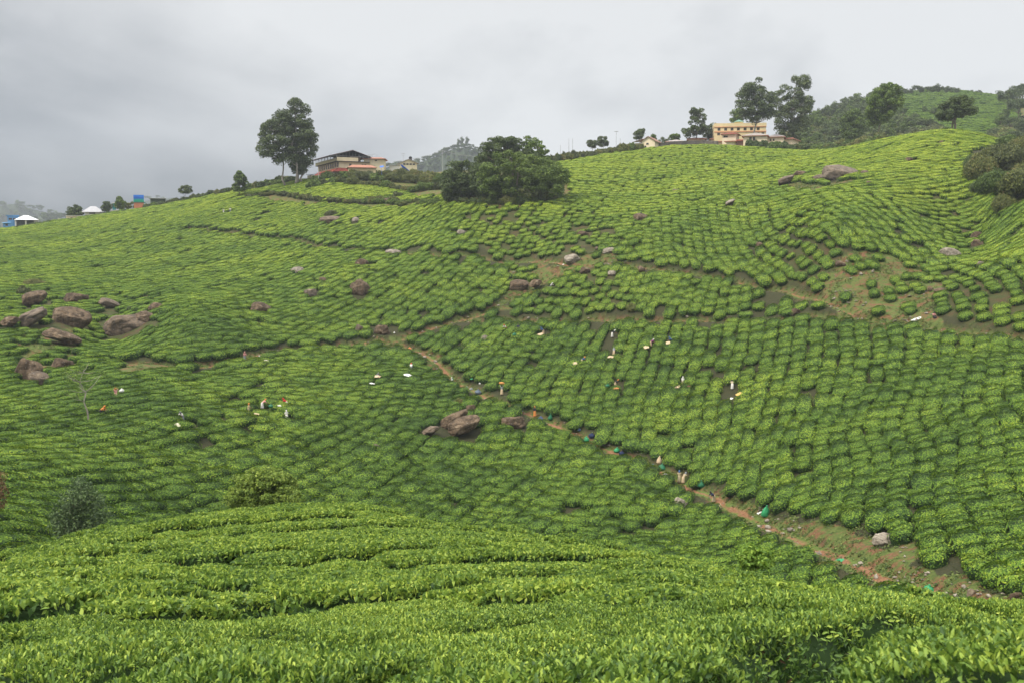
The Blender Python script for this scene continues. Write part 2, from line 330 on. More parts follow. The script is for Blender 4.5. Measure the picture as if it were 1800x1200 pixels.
class MB:
    def __init__(s): s.v = []; s.f = []; s.m = []
    def add(s, V, Fc, mi=0):
        o = len(s.v); s.v += [tuple(map(float, p)) for p in V]; s.f += [tuple(i + o for i in f) for f in Fc]; s.m += [mi] * len(Fc); return s
    def box(s, x0, y0, z0, x1, y1, z1, mi=0):
        V = [(x, y, z) for x in (x0, x1) for y in (y0, y1) for z in (z0, z1)]
        return s.add(V, [(0, 1, 3, 2), (4, 6, 7, 5), (0, 4, 5, 1), (2, 3, 7, 6), (0, 2, 6, 4), (1, 5, 7, 3)], mi)
    def tube(s, pts, rad, n=7, mi=0):
        pts = [np.array(p, float) for p in pts]; V = []; Fc = []
        if not hasattr(rad, '__len__'): rad = [rad] * len(pts)
        for i, p in enumerate(pts):
            d = pts[min(i + 1, len(pts) - 1)] - pts[max(i - 1, 0)]; d /= np.linalg.norm(d) + 1e-9
            a = np.cross(d, (0, 0, 1) if abs(d[2]) < .9 else (1, 0, 0)); a /= np.linalg.norm(a); b = np.cross(d, a)
            V += [p + rad[i] * (math.cos(2*math.pi*k/n) * a + math.sin(2*math.pi*k/n) * b) for k in range(n)]
        for i in range(len(pts) - 1):
            Fc += [(i*n+k, i*n+(k+1) % n, (i+1)*n+(k+1) % n, (i+1)*n+k) for k in range(n)]
        Fc += [tuple(range(n))[::-1], tuple((len(pts)-1)*n+k for k in range(n))]
        return s.add(V, Fc, mi)
    def hip(s, x0, y0, x1, y1, z0, z1, ridge=0., th=.12, mi=0):
        """hipped roof slab; ridge = half length of the ridge along x"""
        cx, cy = (x0+x1)/2, (y0+y1)/2
        V = [(x0,y0,z0),(x1,y0,z0),(x1,y1,z0),(x0,y1,z0),(x0,y0,z0+th),(x1,y0,z0+th),(x1,y1,z0+th),(x0,y1,z0+th),(cx-ridge,cy,z1),(cx+ridge,cy,z1)]
        return s.add(V, [(3,2,1,0),(0,1,5,4),(1,2,6,5),(2,3,7,6),(3,0,4,7),(4,5,9,8),(5,6,9),(6,7,8,9),(7,4,8)], mi)
    def slab(s, a, b, c, d, th=.12, mi=0):
        """a roof sheet through four corners with thickness"""
        P = [np.array(q, float) for q in (a, b, c, d)]; n = np.cross(P[1]-P[0], P[3]-P[0]); n /= np.linalg.norm(n)
        V = P + [p + n * th for p in P]
        return s.add(V, [(3,2,1,0),(4,5,6,7),(0,1,5,4),(1,2,6,5),(2,3,7,6),(3,0,4,7)], mi)
    def build(s, name, m, parent=None, smooth=False, loc=None, rot=None):
        me = bpy.data.meshes.new(name); me.from_pydata(s.v, [], s.f); me.update()
        for q in (m if isinstance(m, (list, tuple)) else [m]): me.materials.append(q)
        me.polygons.foreach_set('material_index', s.m)
        if smooth: me.polygons.foreach_set('use_smooth', [True] * len(me.polygons))
        return obj(name, me, parent, loc, rot)
def copy_tree(o, parent=None):
    c = o.copy(); COL.objects.link(c)
    if parent: c.parent = parent
    for ch in list(o.children): copy_tree(ch, c)
    return c
# ---------------------------------------------------------------- paths and bare ground (as world lines on the slope)
def line_world(pts, n=None):
    W = np.array([hit(x, y, 0, 40) for x, y in pts])[:, :2]
    seg = np.hypot(*np.diff(W, axis=0).T); s = np.concatenate([[0], np.cumsum(seg)]); k = max(2, int(s[-1] / 1.2))
    q = np.linspace(0, s[-1], k); out = np.stack([np.interp(q, s, W[:, 0]), np.interp(q, s, W[:, 1])], 1)
    for _ in range(4): out[1:-1] = (out[:-2] + 2 * out[1:-1] + out[2:]) / 4
    return out
PATHS = [
 ('footpath', .62, [(236,634),(300,639),(352,641),(420,628),(500,614),(560,606),(620,604),(680,602),(740,580),(800,563),(860,545),(900,520),(950,492),(1000,468),(1060,460),(1100,464)], 'trodden earth footpath climbing across the middle of the slope'),
 ('footpath', .8, [(640,600),(700,606),(745,618),(775,640),(800,665),(850,693),(900,710),(950,733),(1020,764),(1100,798),(1160,824),(1200,842),(1260,870),(1330,905),(1400,940),(1480,975),(1560,1005),(1640,1033),(1720,1058),(1800,1082)], 'long earth footpath running down to the lower right corner'),
 ('footpath', .6, [(330,401),(400,409),(470,415),(520,422),(570,434),(640,440),(700,443),(780,448),(850,453),(930,456),(1000,464)], 'narrow upper footpath starting on the bright upper left slope'),
 ('footpath', .5, [(1095,464),(1150,471),(1220,480),(1300,493),(1380,508),(1450,528),(1500,548)], 'narrow footpath beneath the overhanging upper right bushes'),
 ('footpath', .5, [(820,560),(900,561),(1000,559),(1100,560),(1200,562),(1300,562),(1400,556),(1500,558),(1560,563),(1620,568),(1700,580),(1800,593)], 'level footpath along the top of the long-row field')]
PW = [(n_, hw, line_world(p), lab) for n_, hw, p, lab in PATHS]
PPTS = np.concatenate([p for _, _, p, _ in PW]); PHW = np.concatenate([np.full(len(p), hw) for _, hw, p, _ in PW])
def path_dist(x, y):
    """distance to the edge of the nearest path (negative on it)"""
    x = np.ravel(x); y = np.ravel(y); out = np.full(len(x), 99.)
    lo = PPTS.min(0) - 8; hi = PPTS.max(0) + 8; idx = np.nonzero((x > lo[0]) & (x < hi[0]) & (y > lo[1]) & (y < hi[1]))[0]
    for i in range(0, len(idx), 8000):
        j = idx[i:i+8000]; out[j] = (np.hypot(x[j][:, None] - PPTS[:, 0], y[j][:, None] - PPTS[:, 1]) - PHW).min(1)
    return out
def path_near(x, y):
    """same, but also tells whether the point lies on the viewer's side of the path"""
    out = np.full(len(x), 99.); nearside = np.zeros(len(x), bool); R0 = np.hypot(*PPTS.T)
    for i in range(0, len(x), 6000):
        q = np.hypot(x[i:i+6000][:, None] - PPTS[:, 0], y[i:i+6000][:, None] - PPTS[:, 1]) - PHW; k = q.argmin(1)
        out[i:i+6000] = q[np.arange(len(k)), k]; nearside[i:i+6000] = R0[k] > np.hypot(x[i:i+6000], y[i:i+6000])
    return out, nearside
def poly_world(pts): return np.array([hit(x, y, 0, 40)[:2] for x, y in pts])
def in_poly(P, x, y):
    x = np.ravel(x); y = np.ravel(y); r = np.zeros(len(x), bool); j = len(P) - 1
    for i in range(len(P)):
        xi, yi = P[i]; xj, yj = P[j]
        c = ((yi > y) != (yj > y)) & (x < (xj - xi) * (y - yi) / (yj - yi + 1e-12) + xi); r ^= c; j = i
    return r
BARE = [(poly_world(p), dens) for p, dens in (
 ([(1478,448),(1560,445),(1640,475),(1650,520),(1632,572),(1490,572),(1440,535),(1445,500)], .42),
 ([(1490,545),(1620,555),(1640,575),(1480,575)], 0.),
 ([(1285,868),(1345,885),(1420,915),(1540,930),(1600,960),(1680,1010),(1800,1045),(1800,1092),(1640,1042),(1400,950)], 0.),
 ([(185,668),(222,635),(250,632),(352,643),(300,650),(255,660)], 0.),
 ([(655,590),(700,598),(770,615),(790,640),(760,648),(735,625),(680,612),(640,606)], 0.),
 ([(1000,455),(1060,440),(1100,452),(1090,470),(1010,472)], .5),
 ([(900,465),(960,462),(1000,478),(930,520),(885,545),(870,535)], .6),
 ([(20,600),(130,580),(140,650),(30,665)], .35),
 ([(1360,318),(1440,325),(1500,318),(1530,325),(1440,337),(1375,334)], .2))]
SPARSE = [(poly_world(p), dens) for p, dens in (
 ([(800,380),(1060,370),(1100,430),(1000,450),(850,442)], .93),
 ([(900,480),(1060,470),(1130,520),(1080,550),(950,545)], .88),
 ([(1380,430),(1480,440),(1440,520),(1380,500)], .88),
 ([(1620,330),(1720,340),(1760,470),(1680,450),(1640,400)], .95),
 ([(1640,470),(1800,500),(1800,590),(1650,560)], .92),
 ([(20,505),(300,520),(280,600),(20,620)], .78))]
def bare_mask(x, y):
    sh = np.shape(x); x = np.ravel(x); y = np.ravel(y)
    wx = x + (vnoise(x, y, 2.6, 3) - .5) * 4.5; wy = y + (vnoise(x, y, 2.6, 5) - .5) * 4.5
    b = 1 - np.clip((path_dist(x, y) + .1) / .9, 0, 1)
    for P, _ in BARE: b = np.maximum(b, in_poly(P, wx, wy) * 1.)
    for P, _ in SPARSE: b = np.maximum(b, in_poly(P, wx, wy) * .3)
    return b.reshape(sh)
NOTEA = [[(520,318),(560,315),(600,322),(650,328),(700,338),(735,350),(780,345),(790,300),(700,270),(540,280)],
         [(430,345),(480,338),(560,352),(640,355),(700,352),(730,362),(700,366),(560,362),(480,356)],
         [(774,345),(790,360),(890,363),(985,354),(1003,335),(1000,305),(975,282),(940,262),(780,262)],
         [(1700,270),(1720,262),(1800,250),(1990,240),(1990,380),(1760,350),(1700,310)],
         [(1340,250),(1400,266),(1400,235),(1340,230)],
         [(1340,262),(1400,262),(1450,268),(1560,248),(1560,200),(1340,200)],
         [(85,945),(200,925),(420,890),(530,880),(530,855),(400,880),(280,905),(100,925)]]
crest = np.array([(0,440),(200,430),(290,410),(420,365),(500,365),(650,350),(780,340),(900,345),(1000,352),(1100,382),(1250,392),(1330,388),(1400,378),(1460,358),(1540,338),(1600,328),(1660,322),(1720,314),(1790,305),(2000,292)])
def H(x, y):
    """ground height with small humps and the paths cut in"""
    sh = np.shape(x); z = H0(x, y); d = np.hypot(x, y); pd = path_dist(x, y).reshape(sh)
    z = z + (vnoise(x, y, 5, 1) - .5) * np.clip((d - 45) / 60, 0, 1) * .7 - .6 * (1 - np.clip((pd + .2) / 1.1, 0, 1))
    return z
def Hs(x, y): return float(H(np.array([x]), np.array([y]))[0])
# the ground: one sheet from the camera's feet to the horizon, finer near the viewer
_a = np.linspace(R(-41), R(41), 1150); _l = np.concatenate([np.linspace(0, math.log(45), 110), np.linspace(math.log(45), math.log(420), 470)[1:], np.linspace(math.log(420), math.log(2950), 120)[1:]])
_d = np.exp(_l); GX = np.sin(_a)[:, None] * _d; GY = np.cos(_a)[:, None] * _d
GZ = H(GX, GY); _px, _py, _ = proj(np.stack([GX, GY, GZ + .9], -1).reshape(-1, 3)); _dd = np.hypot(GX, GY).ravel()
_wild = (_dd > np.interp(_px, crest[:, 0], crest[:, 1]) + 6) * 1.
for P in NOTEA: _wild = np.maximum(_wild, in_poly(P, _px, _py) & (_dd > 60))
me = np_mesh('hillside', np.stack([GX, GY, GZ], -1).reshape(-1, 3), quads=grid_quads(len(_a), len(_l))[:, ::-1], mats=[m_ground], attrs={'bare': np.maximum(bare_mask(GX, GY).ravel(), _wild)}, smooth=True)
tag(obj('hillside', me), kind='structure')
for n_, hw, P, lab in PW:
    k = len(P); T = np.gradient(P, axis=0); T /= np.linalg.norm(T, axis=1, keepdims=True); Nn = np.stack([-T[:, 1], T[:, 0]], 1)
    sv = np.linspace(-1, 1, 9); wl = hw * (.8 + .5 * vnoise(np.arange(k), np.zeros(k), 3, 2)); wr_ = hw * (.8 + .5 * vnoise(np.arange(k), np.zeros(k), 3, 4))
    off = np.where(sv[None] < 0, wl[:, None], wr_[:, None]) * sv[None]
    X = P[:, None, 0] + Nn[:, None, 0] * off; Y = P[:, None, 1] + Nn[:, None, 1] * off
    Zz = H(X, Y) + .05 - .10 * (np.abs(sv)[None] > .95)
    me = np_mesh(n_, np.stack([X, Y, Zz], -1).reshape(-1, 3), quads=grid_quads(k, 9), mats=[m_path], attrs={'edge': np.broadcast_to(np.abs(sv), X.shape).ravel()}, smooth=True)
    tag(obj(n_, me), lab, kind='structure')
# ---------------------------------------------------------------- tea bushes
def bush_surface(dirs, a, b, h, seed, p=2.7, amp=.2):
    pf = min(p, 2.5); an_ = np.arctan2(dirs[:, 1], dirs[:, 0]); lob = 1 + .10 * np.sin(an_ * 3 + seed) + .07 * np.sin(an_ * 5 + seed * 2.3)
    fp = ((np.abs(dirs[:, 0]) / a) ** pf + (np.abs(dirs[:, 1]) / b) ** pf) ** (1 / pf) / (lob if p > 4.5 else 1)
    r = (fp ** p + (np.abs(dirs[:, 2]) / h) ** p) ** (-1 / p)
    q = dirs * r[:, None]
    n = vnoise(q[:, 0] + q[:, 2] * .6, q[:, 1] - q[:, 2] * .5, .55, seed) * .65 + vnoise(q[:, 0] - q[:, 2], q[:, 1] + q[:, 2] * .7, .27, seed + 5) * .35
    return q * (1 - amp * .55 + amp * n[:, None])
def bush_core(a, b, h, seed, k=.86, amp=.2, p=2.7):
    nu, nv = 14, 8; u = np.linspace(0, 2*np.pi, nu, endpoint=False); v = np.linspace(-.35, np.pi/2, nv)
    D = np.stack([np.cos(v)[None] * np.cos(u)[:, None], np.cos(v)[None] * np.sin(u)[:, None], np.broadcast_to(np.sin(v), (nu, nv))], -1).reshape(-1, 3)
    P = bush_surface(D, a, b, h, seed, p, amp) * k
    i, j = np.meshgrid(np.arange(nu), np.arange(nv - 1), indexing='ij'); i = i.ravel(); j = j.ravel(); i2 = (i + 1) % nu
    return P, np.stack([i*nv+j, i2*nv+j, i2*nv+j+1, i*nv+j+1], 1)
def stems_mb(a, b, n, g, top):
    m = MB()
    for _ in range(n):
        x, y = g.uniform(-.25, .25) * a, g.uniform(-.25, .25) * b; q = g.uniform(-.5, .5, 2)
        m.tube([(x, y, -.35), (x + q[0]*.25, y + q[1]*.25, top*.35), (x + q[0]*a, y + q[1]*b, top)], [.045, .035, .02], 5)
    return np.array(m.v), m.f
def make_far_bush(seed, a=1.05, b=1.0, h=.62, nl=760, size=.155, base=.30):
    g = np.random.default_rng(seed)
    D = rand_unit(int(nl * 2.3), g); U_ = g.uniform(-1, 1, (len(D), 2)); D = np.where((g.random(len(D)) < .55)[:, None], nrm(np.stack([U_[:, 0] * a, U_[:, 1] * b, np.full(len(D), h)], 1)), nrm(D * (a, b, h))); D[:, 2] = np.abs(D[:, 2]) * 1.1 - .25 * (g.random(len(D)) < .35); D = nrm(D)[:nl]
    P = bush_surface(D, a, b, h, seed, 4.6, .24); P[:, :2] *= g.uniform(.96, 1.03, (len(P), 1)); P[:, 2] *= g.uniform(.95, 1.04, len(P)); P[:, 2] += base
    n = nrm(D * np.array((1, 1, 1.7)) + rand_unit(nl, g) * .55)
    V, Q = leaves_simple(P, n, g.uniform(.75, 1.3, nl) * size, .62, g)
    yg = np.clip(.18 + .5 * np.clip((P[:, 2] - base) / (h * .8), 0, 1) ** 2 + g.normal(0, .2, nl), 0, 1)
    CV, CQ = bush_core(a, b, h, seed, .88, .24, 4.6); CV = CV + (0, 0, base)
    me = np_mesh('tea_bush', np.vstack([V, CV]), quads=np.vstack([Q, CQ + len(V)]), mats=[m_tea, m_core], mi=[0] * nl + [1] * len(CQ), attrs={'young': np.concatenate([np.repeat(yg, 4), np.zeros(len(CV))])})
    return me
def make_near_bush(seed, a=1.0, b=.88, h=.64, nl=5200, size=.085, base=.28, full=True):
    g = np.random.default_rng(seed + 100)
    k = int(nl * 1.0); D = rand_unit(k, g); D[:, 2] = np.abs(D[:, 2]) - .55 * (g.random(k) < .45); D = nrm(D)
    # more of them on the flat plucking table than on the sides
    r = g.random(k) < .5; U = g.uniform(-1, 1, (k, 2)); T2 = np.stack([U[:, 0] * a, U[:, 1] * b, np.full(k, h)], 1); D = np.where(r[:, None], nrm(T2), D)
    P = bush_surface(D, a * 1.08, b * 1.06, h, seed, 4.4, .20); dep = g.random(k) ** 2 * .10; P = P - D * dep[:, None]; P[:, 2] += base
    up = np.clip(D[:, 2], 0, 1)[:, None] ** .6
    n0 = nrm(np.where(r[:, None], np.array((0, 0, 1.)), D * np.array((1, 1, .6))))
    dirn = nrm(rand_unit(k, g) * .85 + n0 * .75 + np.array((0, 0, .25)))
    nn = nrm(np.cross(dirn, np.cross(n0 + rand_unit(k, g) * .3, dirn)))
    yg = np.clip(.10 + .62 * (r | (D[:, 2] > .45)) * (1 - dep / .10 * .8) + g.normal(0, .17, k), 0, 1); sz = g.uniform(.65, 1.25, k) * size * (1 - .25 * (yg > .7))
    # upright new shoots
    if full:
        V, Tr, Qd = leaves_full(P, dirn, nn, sz); per = 8
    else:
        V, Qd = leaves_simple(P + dirn * .03, nrm(nn + rand_unit(k, g) * .4), sz * 1.05, .42, g); Tr = np.zeros((0, 3), int); per = 4
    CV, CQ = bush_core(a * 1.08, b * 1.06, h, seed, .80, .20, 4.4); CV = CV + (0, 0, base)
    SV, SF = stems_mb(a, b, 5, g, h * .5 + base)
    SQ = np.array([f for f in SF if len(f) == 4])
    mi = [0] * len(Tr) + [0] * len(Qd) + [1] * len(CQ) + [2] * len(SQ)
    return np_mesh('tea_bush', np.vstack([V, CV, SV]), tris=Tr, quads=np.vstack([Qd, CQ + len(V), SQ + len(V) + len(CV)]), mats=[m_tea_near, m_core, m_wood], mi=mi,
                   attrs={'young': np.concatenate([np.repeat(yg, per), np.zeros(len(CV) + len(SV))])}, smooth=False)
FARM = [make_far_bush(s, a=A_, b=1.14 + .05 * (s % 2), h=.62 + .05 * (s % 2), nl=int(700 * (A_ * .75 + .3))) for s, A_ in enumerate((.78, .84, .9, 1.2, 1.3, 1.4, 1.8, 2.0))]
FARA = np.array((.78, .84, .9, 1.2, 1.3, 1.4, 1.8, 2.0))
NEARM = [make_near_bush(s, nl=14500, size=.050) for s in range(4)]
MIDM = [make_near_bush(s + 20, nl=4200, size=.115, full=False) for s in range(4)]
EXCL = []       # (x, y, radius): no bush stands here; filled by boulders, people and trees below
def excl_px(px, py, r, dmin=40):
    p = hit(px, py, 0, dmin); EXCL.append((p[0], p[1], r)); return p
def excl_mask(x, y):
    r = np.zeros(len(x), bool)
    for ex, ey, er in EXCL: r |= (x - ex) ** 2 + (y - ey) ** 2 < er * er
    return r
def place_far(azr, sp_w, sp_s, dmin, dmax, amin, amax, seed):
    """rows running along the bearing azr, sp_w apart, a bush every sp_s; the rows waver"""
    g = np.random.default_rng(seed); ux, uy = math.sin(azr), math.cos(azr)
    Ss, Ws, Ls = [], [], []
    for wr_ in np.arange(-dmax, dmax, sp_w):
        L_ = np.clip(g.lognormal(math.log(sp_s), .38, int(2 * dmax / sp_s * 1.25)), sp_s * .55, sp_s * 2.3); e = np.cumsum(L_) - dmax - g.uniform(0, 2); c_ = e - L_ / 2
        Ss.append(c_); Ls.append(L_); Ws.append(np.full(len(c_), wr_))
    S, W, L_ = map(np.concatenate, (Ss, Ws, Ls))
    bend = (vnoise(S, W * .4, 42, 7) - .5) * 9 + (vnoise(S, W * .5, 13, 8) - .5) * 1.8
    Wd = W + bend + g.normal(0, 1, len(S)) * sp_w * np.interp(np.hypot(S, W), (200, 280), (.055, .13))
    x = ux * S + uy * Wd; y = uy * S - ux * Wd; d = np.hypot(x, y); a = np.arctan2(x, y)
    k = (d > dmin) & (d < dmax) & (a > amin) & (a < amax); return x[k], y[k], d[k], a[k], L_[k]
# ---------------------------------------------------------------- boulders
def make_rock(seed, flatn=6, rough=.16):
    g = np.random.default_rng(seed + 50); bm = bmesh.new(); bmesh.ops.create_icosphere(bm, subdivisions=5, radius=1)
    V = np.array([v.co[:] for v in bm.verts])
    pl = rand_unit(flatn * 2, g); dd = g.uniform(.66, .92, flatn * 2)
    for n, d in zip(pl, dd):          # soft facets
        e = V @ n - d; V = V - n[None] * (np.maximum(e, 0) * .85)[:, None]
    off = g.uniform(0, 50, 3)
    for i, p in enumerate(V):
        q = Vector(p * 1.1 + off); k = mnoise.noise(q) * rough + mnoise.noise(q * 2.7) * rough * .45 + mnoise.noise(q * 7) * rough * .16
        c = abs(mnoise.noise(q * 1.6 + Vector((9, 3, 1)))); k -= .10 * max(0, 1 - c * 14)      # cracks
        V[i] = p * (1 + k)
    V /= np.abs(V).max(0)
    for v, p in zip(bm.verts, V): v.co = p
    me = bpy.data.meshes.new('boulder'); bm.to_mesh(me); bm.free(); me.materials.append(m_rock2 if seed >= 8 else m_rock); me.polygons.foreach_set('use_smooth', [True] * len(me.polygons)); return me
ROCKM = [make_rock(i, (3, 7, 5, 8)[i % 4], (.10, .2, .15, .24)[i % 4]) for i in range(12)]
ROCKS = [  # px, py of the middle, width, height, mesh, tilt, label
 (58,521,46,36,0,20,'rounded dark boulder at the left edge with brush growing on its left'),
 (131,522,48,26,1,5,'broad pale topped boulder, upper middle of the far left boulder cluster'),
 (191,534,36,22,0,-15,'brown boulder right of the upper middle one in the left cluster'),
 (57,557,54,38,2,30,'long boulder sloping down to the left, left side of the boulder cluster'),
 (18,567,30,28,3,15,'knobbly small boulder hard against the left edge of the slope'),
 (121,554,74,40,0,0,'largest smooth brown boulder in the middle of the left cluster'),
 (108,592,66,34,1,-20,'split boulder with a pale left end at the foot of the left cluster'),
 (222,570,80,38,2,6,'wide speckled boulder at the right end of the left cluster'),
 (255,553,44,24,3,0,'small rough boulder resting on the wide speckled one'),
 (277,537,34,16,1,-10,'low flat rock at the upper right tip of the left cluster'),
 (50,644,50,50,2,-10,'tall cracked boulder standing alone on the lower left slope'),
 (108,637,40,26,1,0,'low boulder just right of the tall cracked one'),
 (66,662,38,28,0,10,'smooth boulder at the foot of the tall cracked one'),
 (288,569,14,9,5,0,'tiny grey rock among bushes right of the left cluster'),
 (577,385,48,17,0,8,'long low boulder capped with brush below the bright field'),
 (625,384,13,15,5,0,'small upright grey rock right of the long low boulder'),
 (690,438,32,17,1,0,'grey boulder sitting on the narrow upper path'),
 (635,459,30,20,1,0,'block shaped boulder just below the narrow upper path'),
 (522,473,26,21,5,10,'arched pale boulder on the left middle slope'),
 (567,492,18,12,0,0,'small brown rock between the arched and the pointed boulders'),
 (546,514,26,20,7,0,'pale topped boulder left of the pointed one'),
 (633,500,42,38,3,0,'pointed craggy boulder in the middle of the slope'),
 (459,541,44,24,0,-8,'brown boulder with a lower right end on the left middle slope'),
 (631,578,17,20,1,0,'upright boulder above the path fork, left of the pair'),
 (672,580,30,22,7,0,'broken faced boulder above the path fork, right of the pair'),
 (684,352,34,12,2,0,'flat rock beside the scrub under the dark tree clump'),
 (810,409,18,10,6,0,'pale low rock on the slope beneath the dark tree clump'),
 (1127,381,38,19,0,0,'domed brown boulder alone in the upper middle slope'),
 (1023,410,24,14,1,0,'small dark boulder left of and below the domed brown one'),
 (1005,453,34,20,7,0,'grey mottled boulder where the two upper paths meet'),
 (1070,440,26,15,5,8,'pale wedge shaped rock right of the mottled path boulder'),
 (910,498,42,22,0,10,'smooth round backed boulder beside the climbing path'),
 (941,497,26,26,3,20,'ragged boulder leaning on the round backed one'),
 (1028,476,26,14,1,0,'low boulder in the small bushes under the path junction'),
 (1075,481,18,15,5,0,'small grey rock in the small bushes right of the low boulder'),
 (1127,472,16,16,6,0,'reddish rock at the left end of the overhung path'),
 (1283,356,18,13,5,25,'slanting grey rock on the bright upper slope'),
 (1335,431,16,12,6,0,'small rock in the upper right bushes above the overhung path'),
 (1188,336,18,9,2,0,'small brown rock high on the middle slope'),
 (1472,300,72,34,0,0,'huge smooth brown boulder high on the right slope'),
 (1407,305,28,14,2,0,'flat brown rock left of the huge boulder'),
 (1379,318,32,20,0,25,'rounded boulder at the left end of the huge boulder row'),
 (1440,312,24,12,3,0,'low craggy rock at the left foot of the huge boulder'),
 (1520,303,16,13,6,0,'small reddish rock right of the huge boulder'),
 (1527,321,11,11,7,0,'small upright rock low to the right of the huge boulder'),
 (1598,279,14,11,6,0,'little pale rock on the right knoll'),
 (1629,252,11,10,4,0,'left one of two small rocks near the knoll top'),
 (1655,252,9,9,5,0,'right one of two small rocks near the knoll top'),
 (1717,412,24,17,1,0,'dark boulder with a pale corner in the right gully, upper of two'),
 (1718,426,22,13,2,0,'lower flat boulder of two in the right gully'),
 (1670,443,42,24,4,-12,'dark grey boulder at the top right of the eroded red patch'),
 (1477,464,20,13,6,0,'pale rock at the upper left of the eroded red patch'),
 (1653,513,22,8,5,0,'flat slab at the right rim of the eroded red patch'),
 (1636,510,11,8,6,0,'small stone left of the flat slab on the eroded rim'),
 (1721,466,15,12,7,20,'leaning rock in bushes right of the dark grey boulder'),
 (1398,548,20,14,1,0,'rock under the bush edge left of the green clearing'),
 (758,760,36,24,3,20,'lower left boulder of the big central outcrop'),
 (797,738,62,38,1,24,'long upper ridge boulder of the big central outcrop'),
 (813,748,70,44,0,22,'great smooth slab at the front of the central outcrop'),
 (828,718,20,20,7,0,'top boulder of the central outcrop beside the dark bush'),
 (902,740,48,27,7,0,'broad cracked boulder right of the central outcrop'),
 (874,749,10,9,6,0,'small round stone beside the broad cracked boulder'),
 (660,784,18,16,1,0,'small brown rock in the bushes left of the central outcrop'),
 (445,829,24,16,1,0,'brown rock behind the round bushy shrub'),
 (1195,881,30,24,6,0,'pale grey boulder among the bushes below the main path'),
 (1556,941,46,32,5,0,'pale angular boulder on the bare bank under the long rows'),
 (1708,1031,16,16,6,0,'reddish stone beside the path in the lower right corner'),
 (1788,1048,26,13,2,0,'flat stone at the right edge by the path'),
 (852,591,14,20,5,0,'upright grey stone in the field above the path fork'),
 (1380,955,12,7,6,0,'small loose stone on the red bank of the main path'),
 (1050,436,10,7,6,0,'tiny pale stone left of the wedge shaped rock')]
for px, py, wpx, hpx, mi_, tilt, lab in ROCKS:
    p = hit(px, py + hpx * .5, 0, 40); d = math.hypot(p[0], p[1]); s = d / F; W_, H_ = wpx * s, hpx * s
    c = p + np.array((p[0], p[1], 0)) / d * W_ * .28; gz = Hs(c[0], c[1])
    hz = H_ * .48 + .12; PALE = any(k_ in lab for k_ in ('pale angular', 'grey rock', 'pale grey', 'pale low', 'pale wedge', 'grey stone', 'upright grey', 'mottled', 'grey boulder', 'arched pale')); lift_ = .2
    W_ *= .93
    if abs(tilt) >= 15: hz *= .62; lift_ = .5; W_ *= 1.04
    if PALE: mi_ = 8 + mi_ % 4
    o = obj('boulder', ROCKM[mi_], None, (c[0], c[1], gz + H_ * lift_ * .75), (0, R(-tilt), random.uniform(-.5, .5) - p[0] / d))
    o.scale = (W_ * .52, W_ * .40, hz); tag(o, lab, 'boulder', 'boulders scattered over the tea slope'); EXCL.append((c[0], c[1], W_ * .40 + .55))
    EXCL.append((p[0] - p[0]/d*1.1, p[1] - p[1]/d*1.1, W_ * .26 + .3))
# ---------------------------------------------------------------- where people and their bags stand (used again below)
def spot(px, py, dmin=40):
    p = hit(px, py, 0, dmin); return np.array((p[0], p[1], Hs(p[0], p[1])))
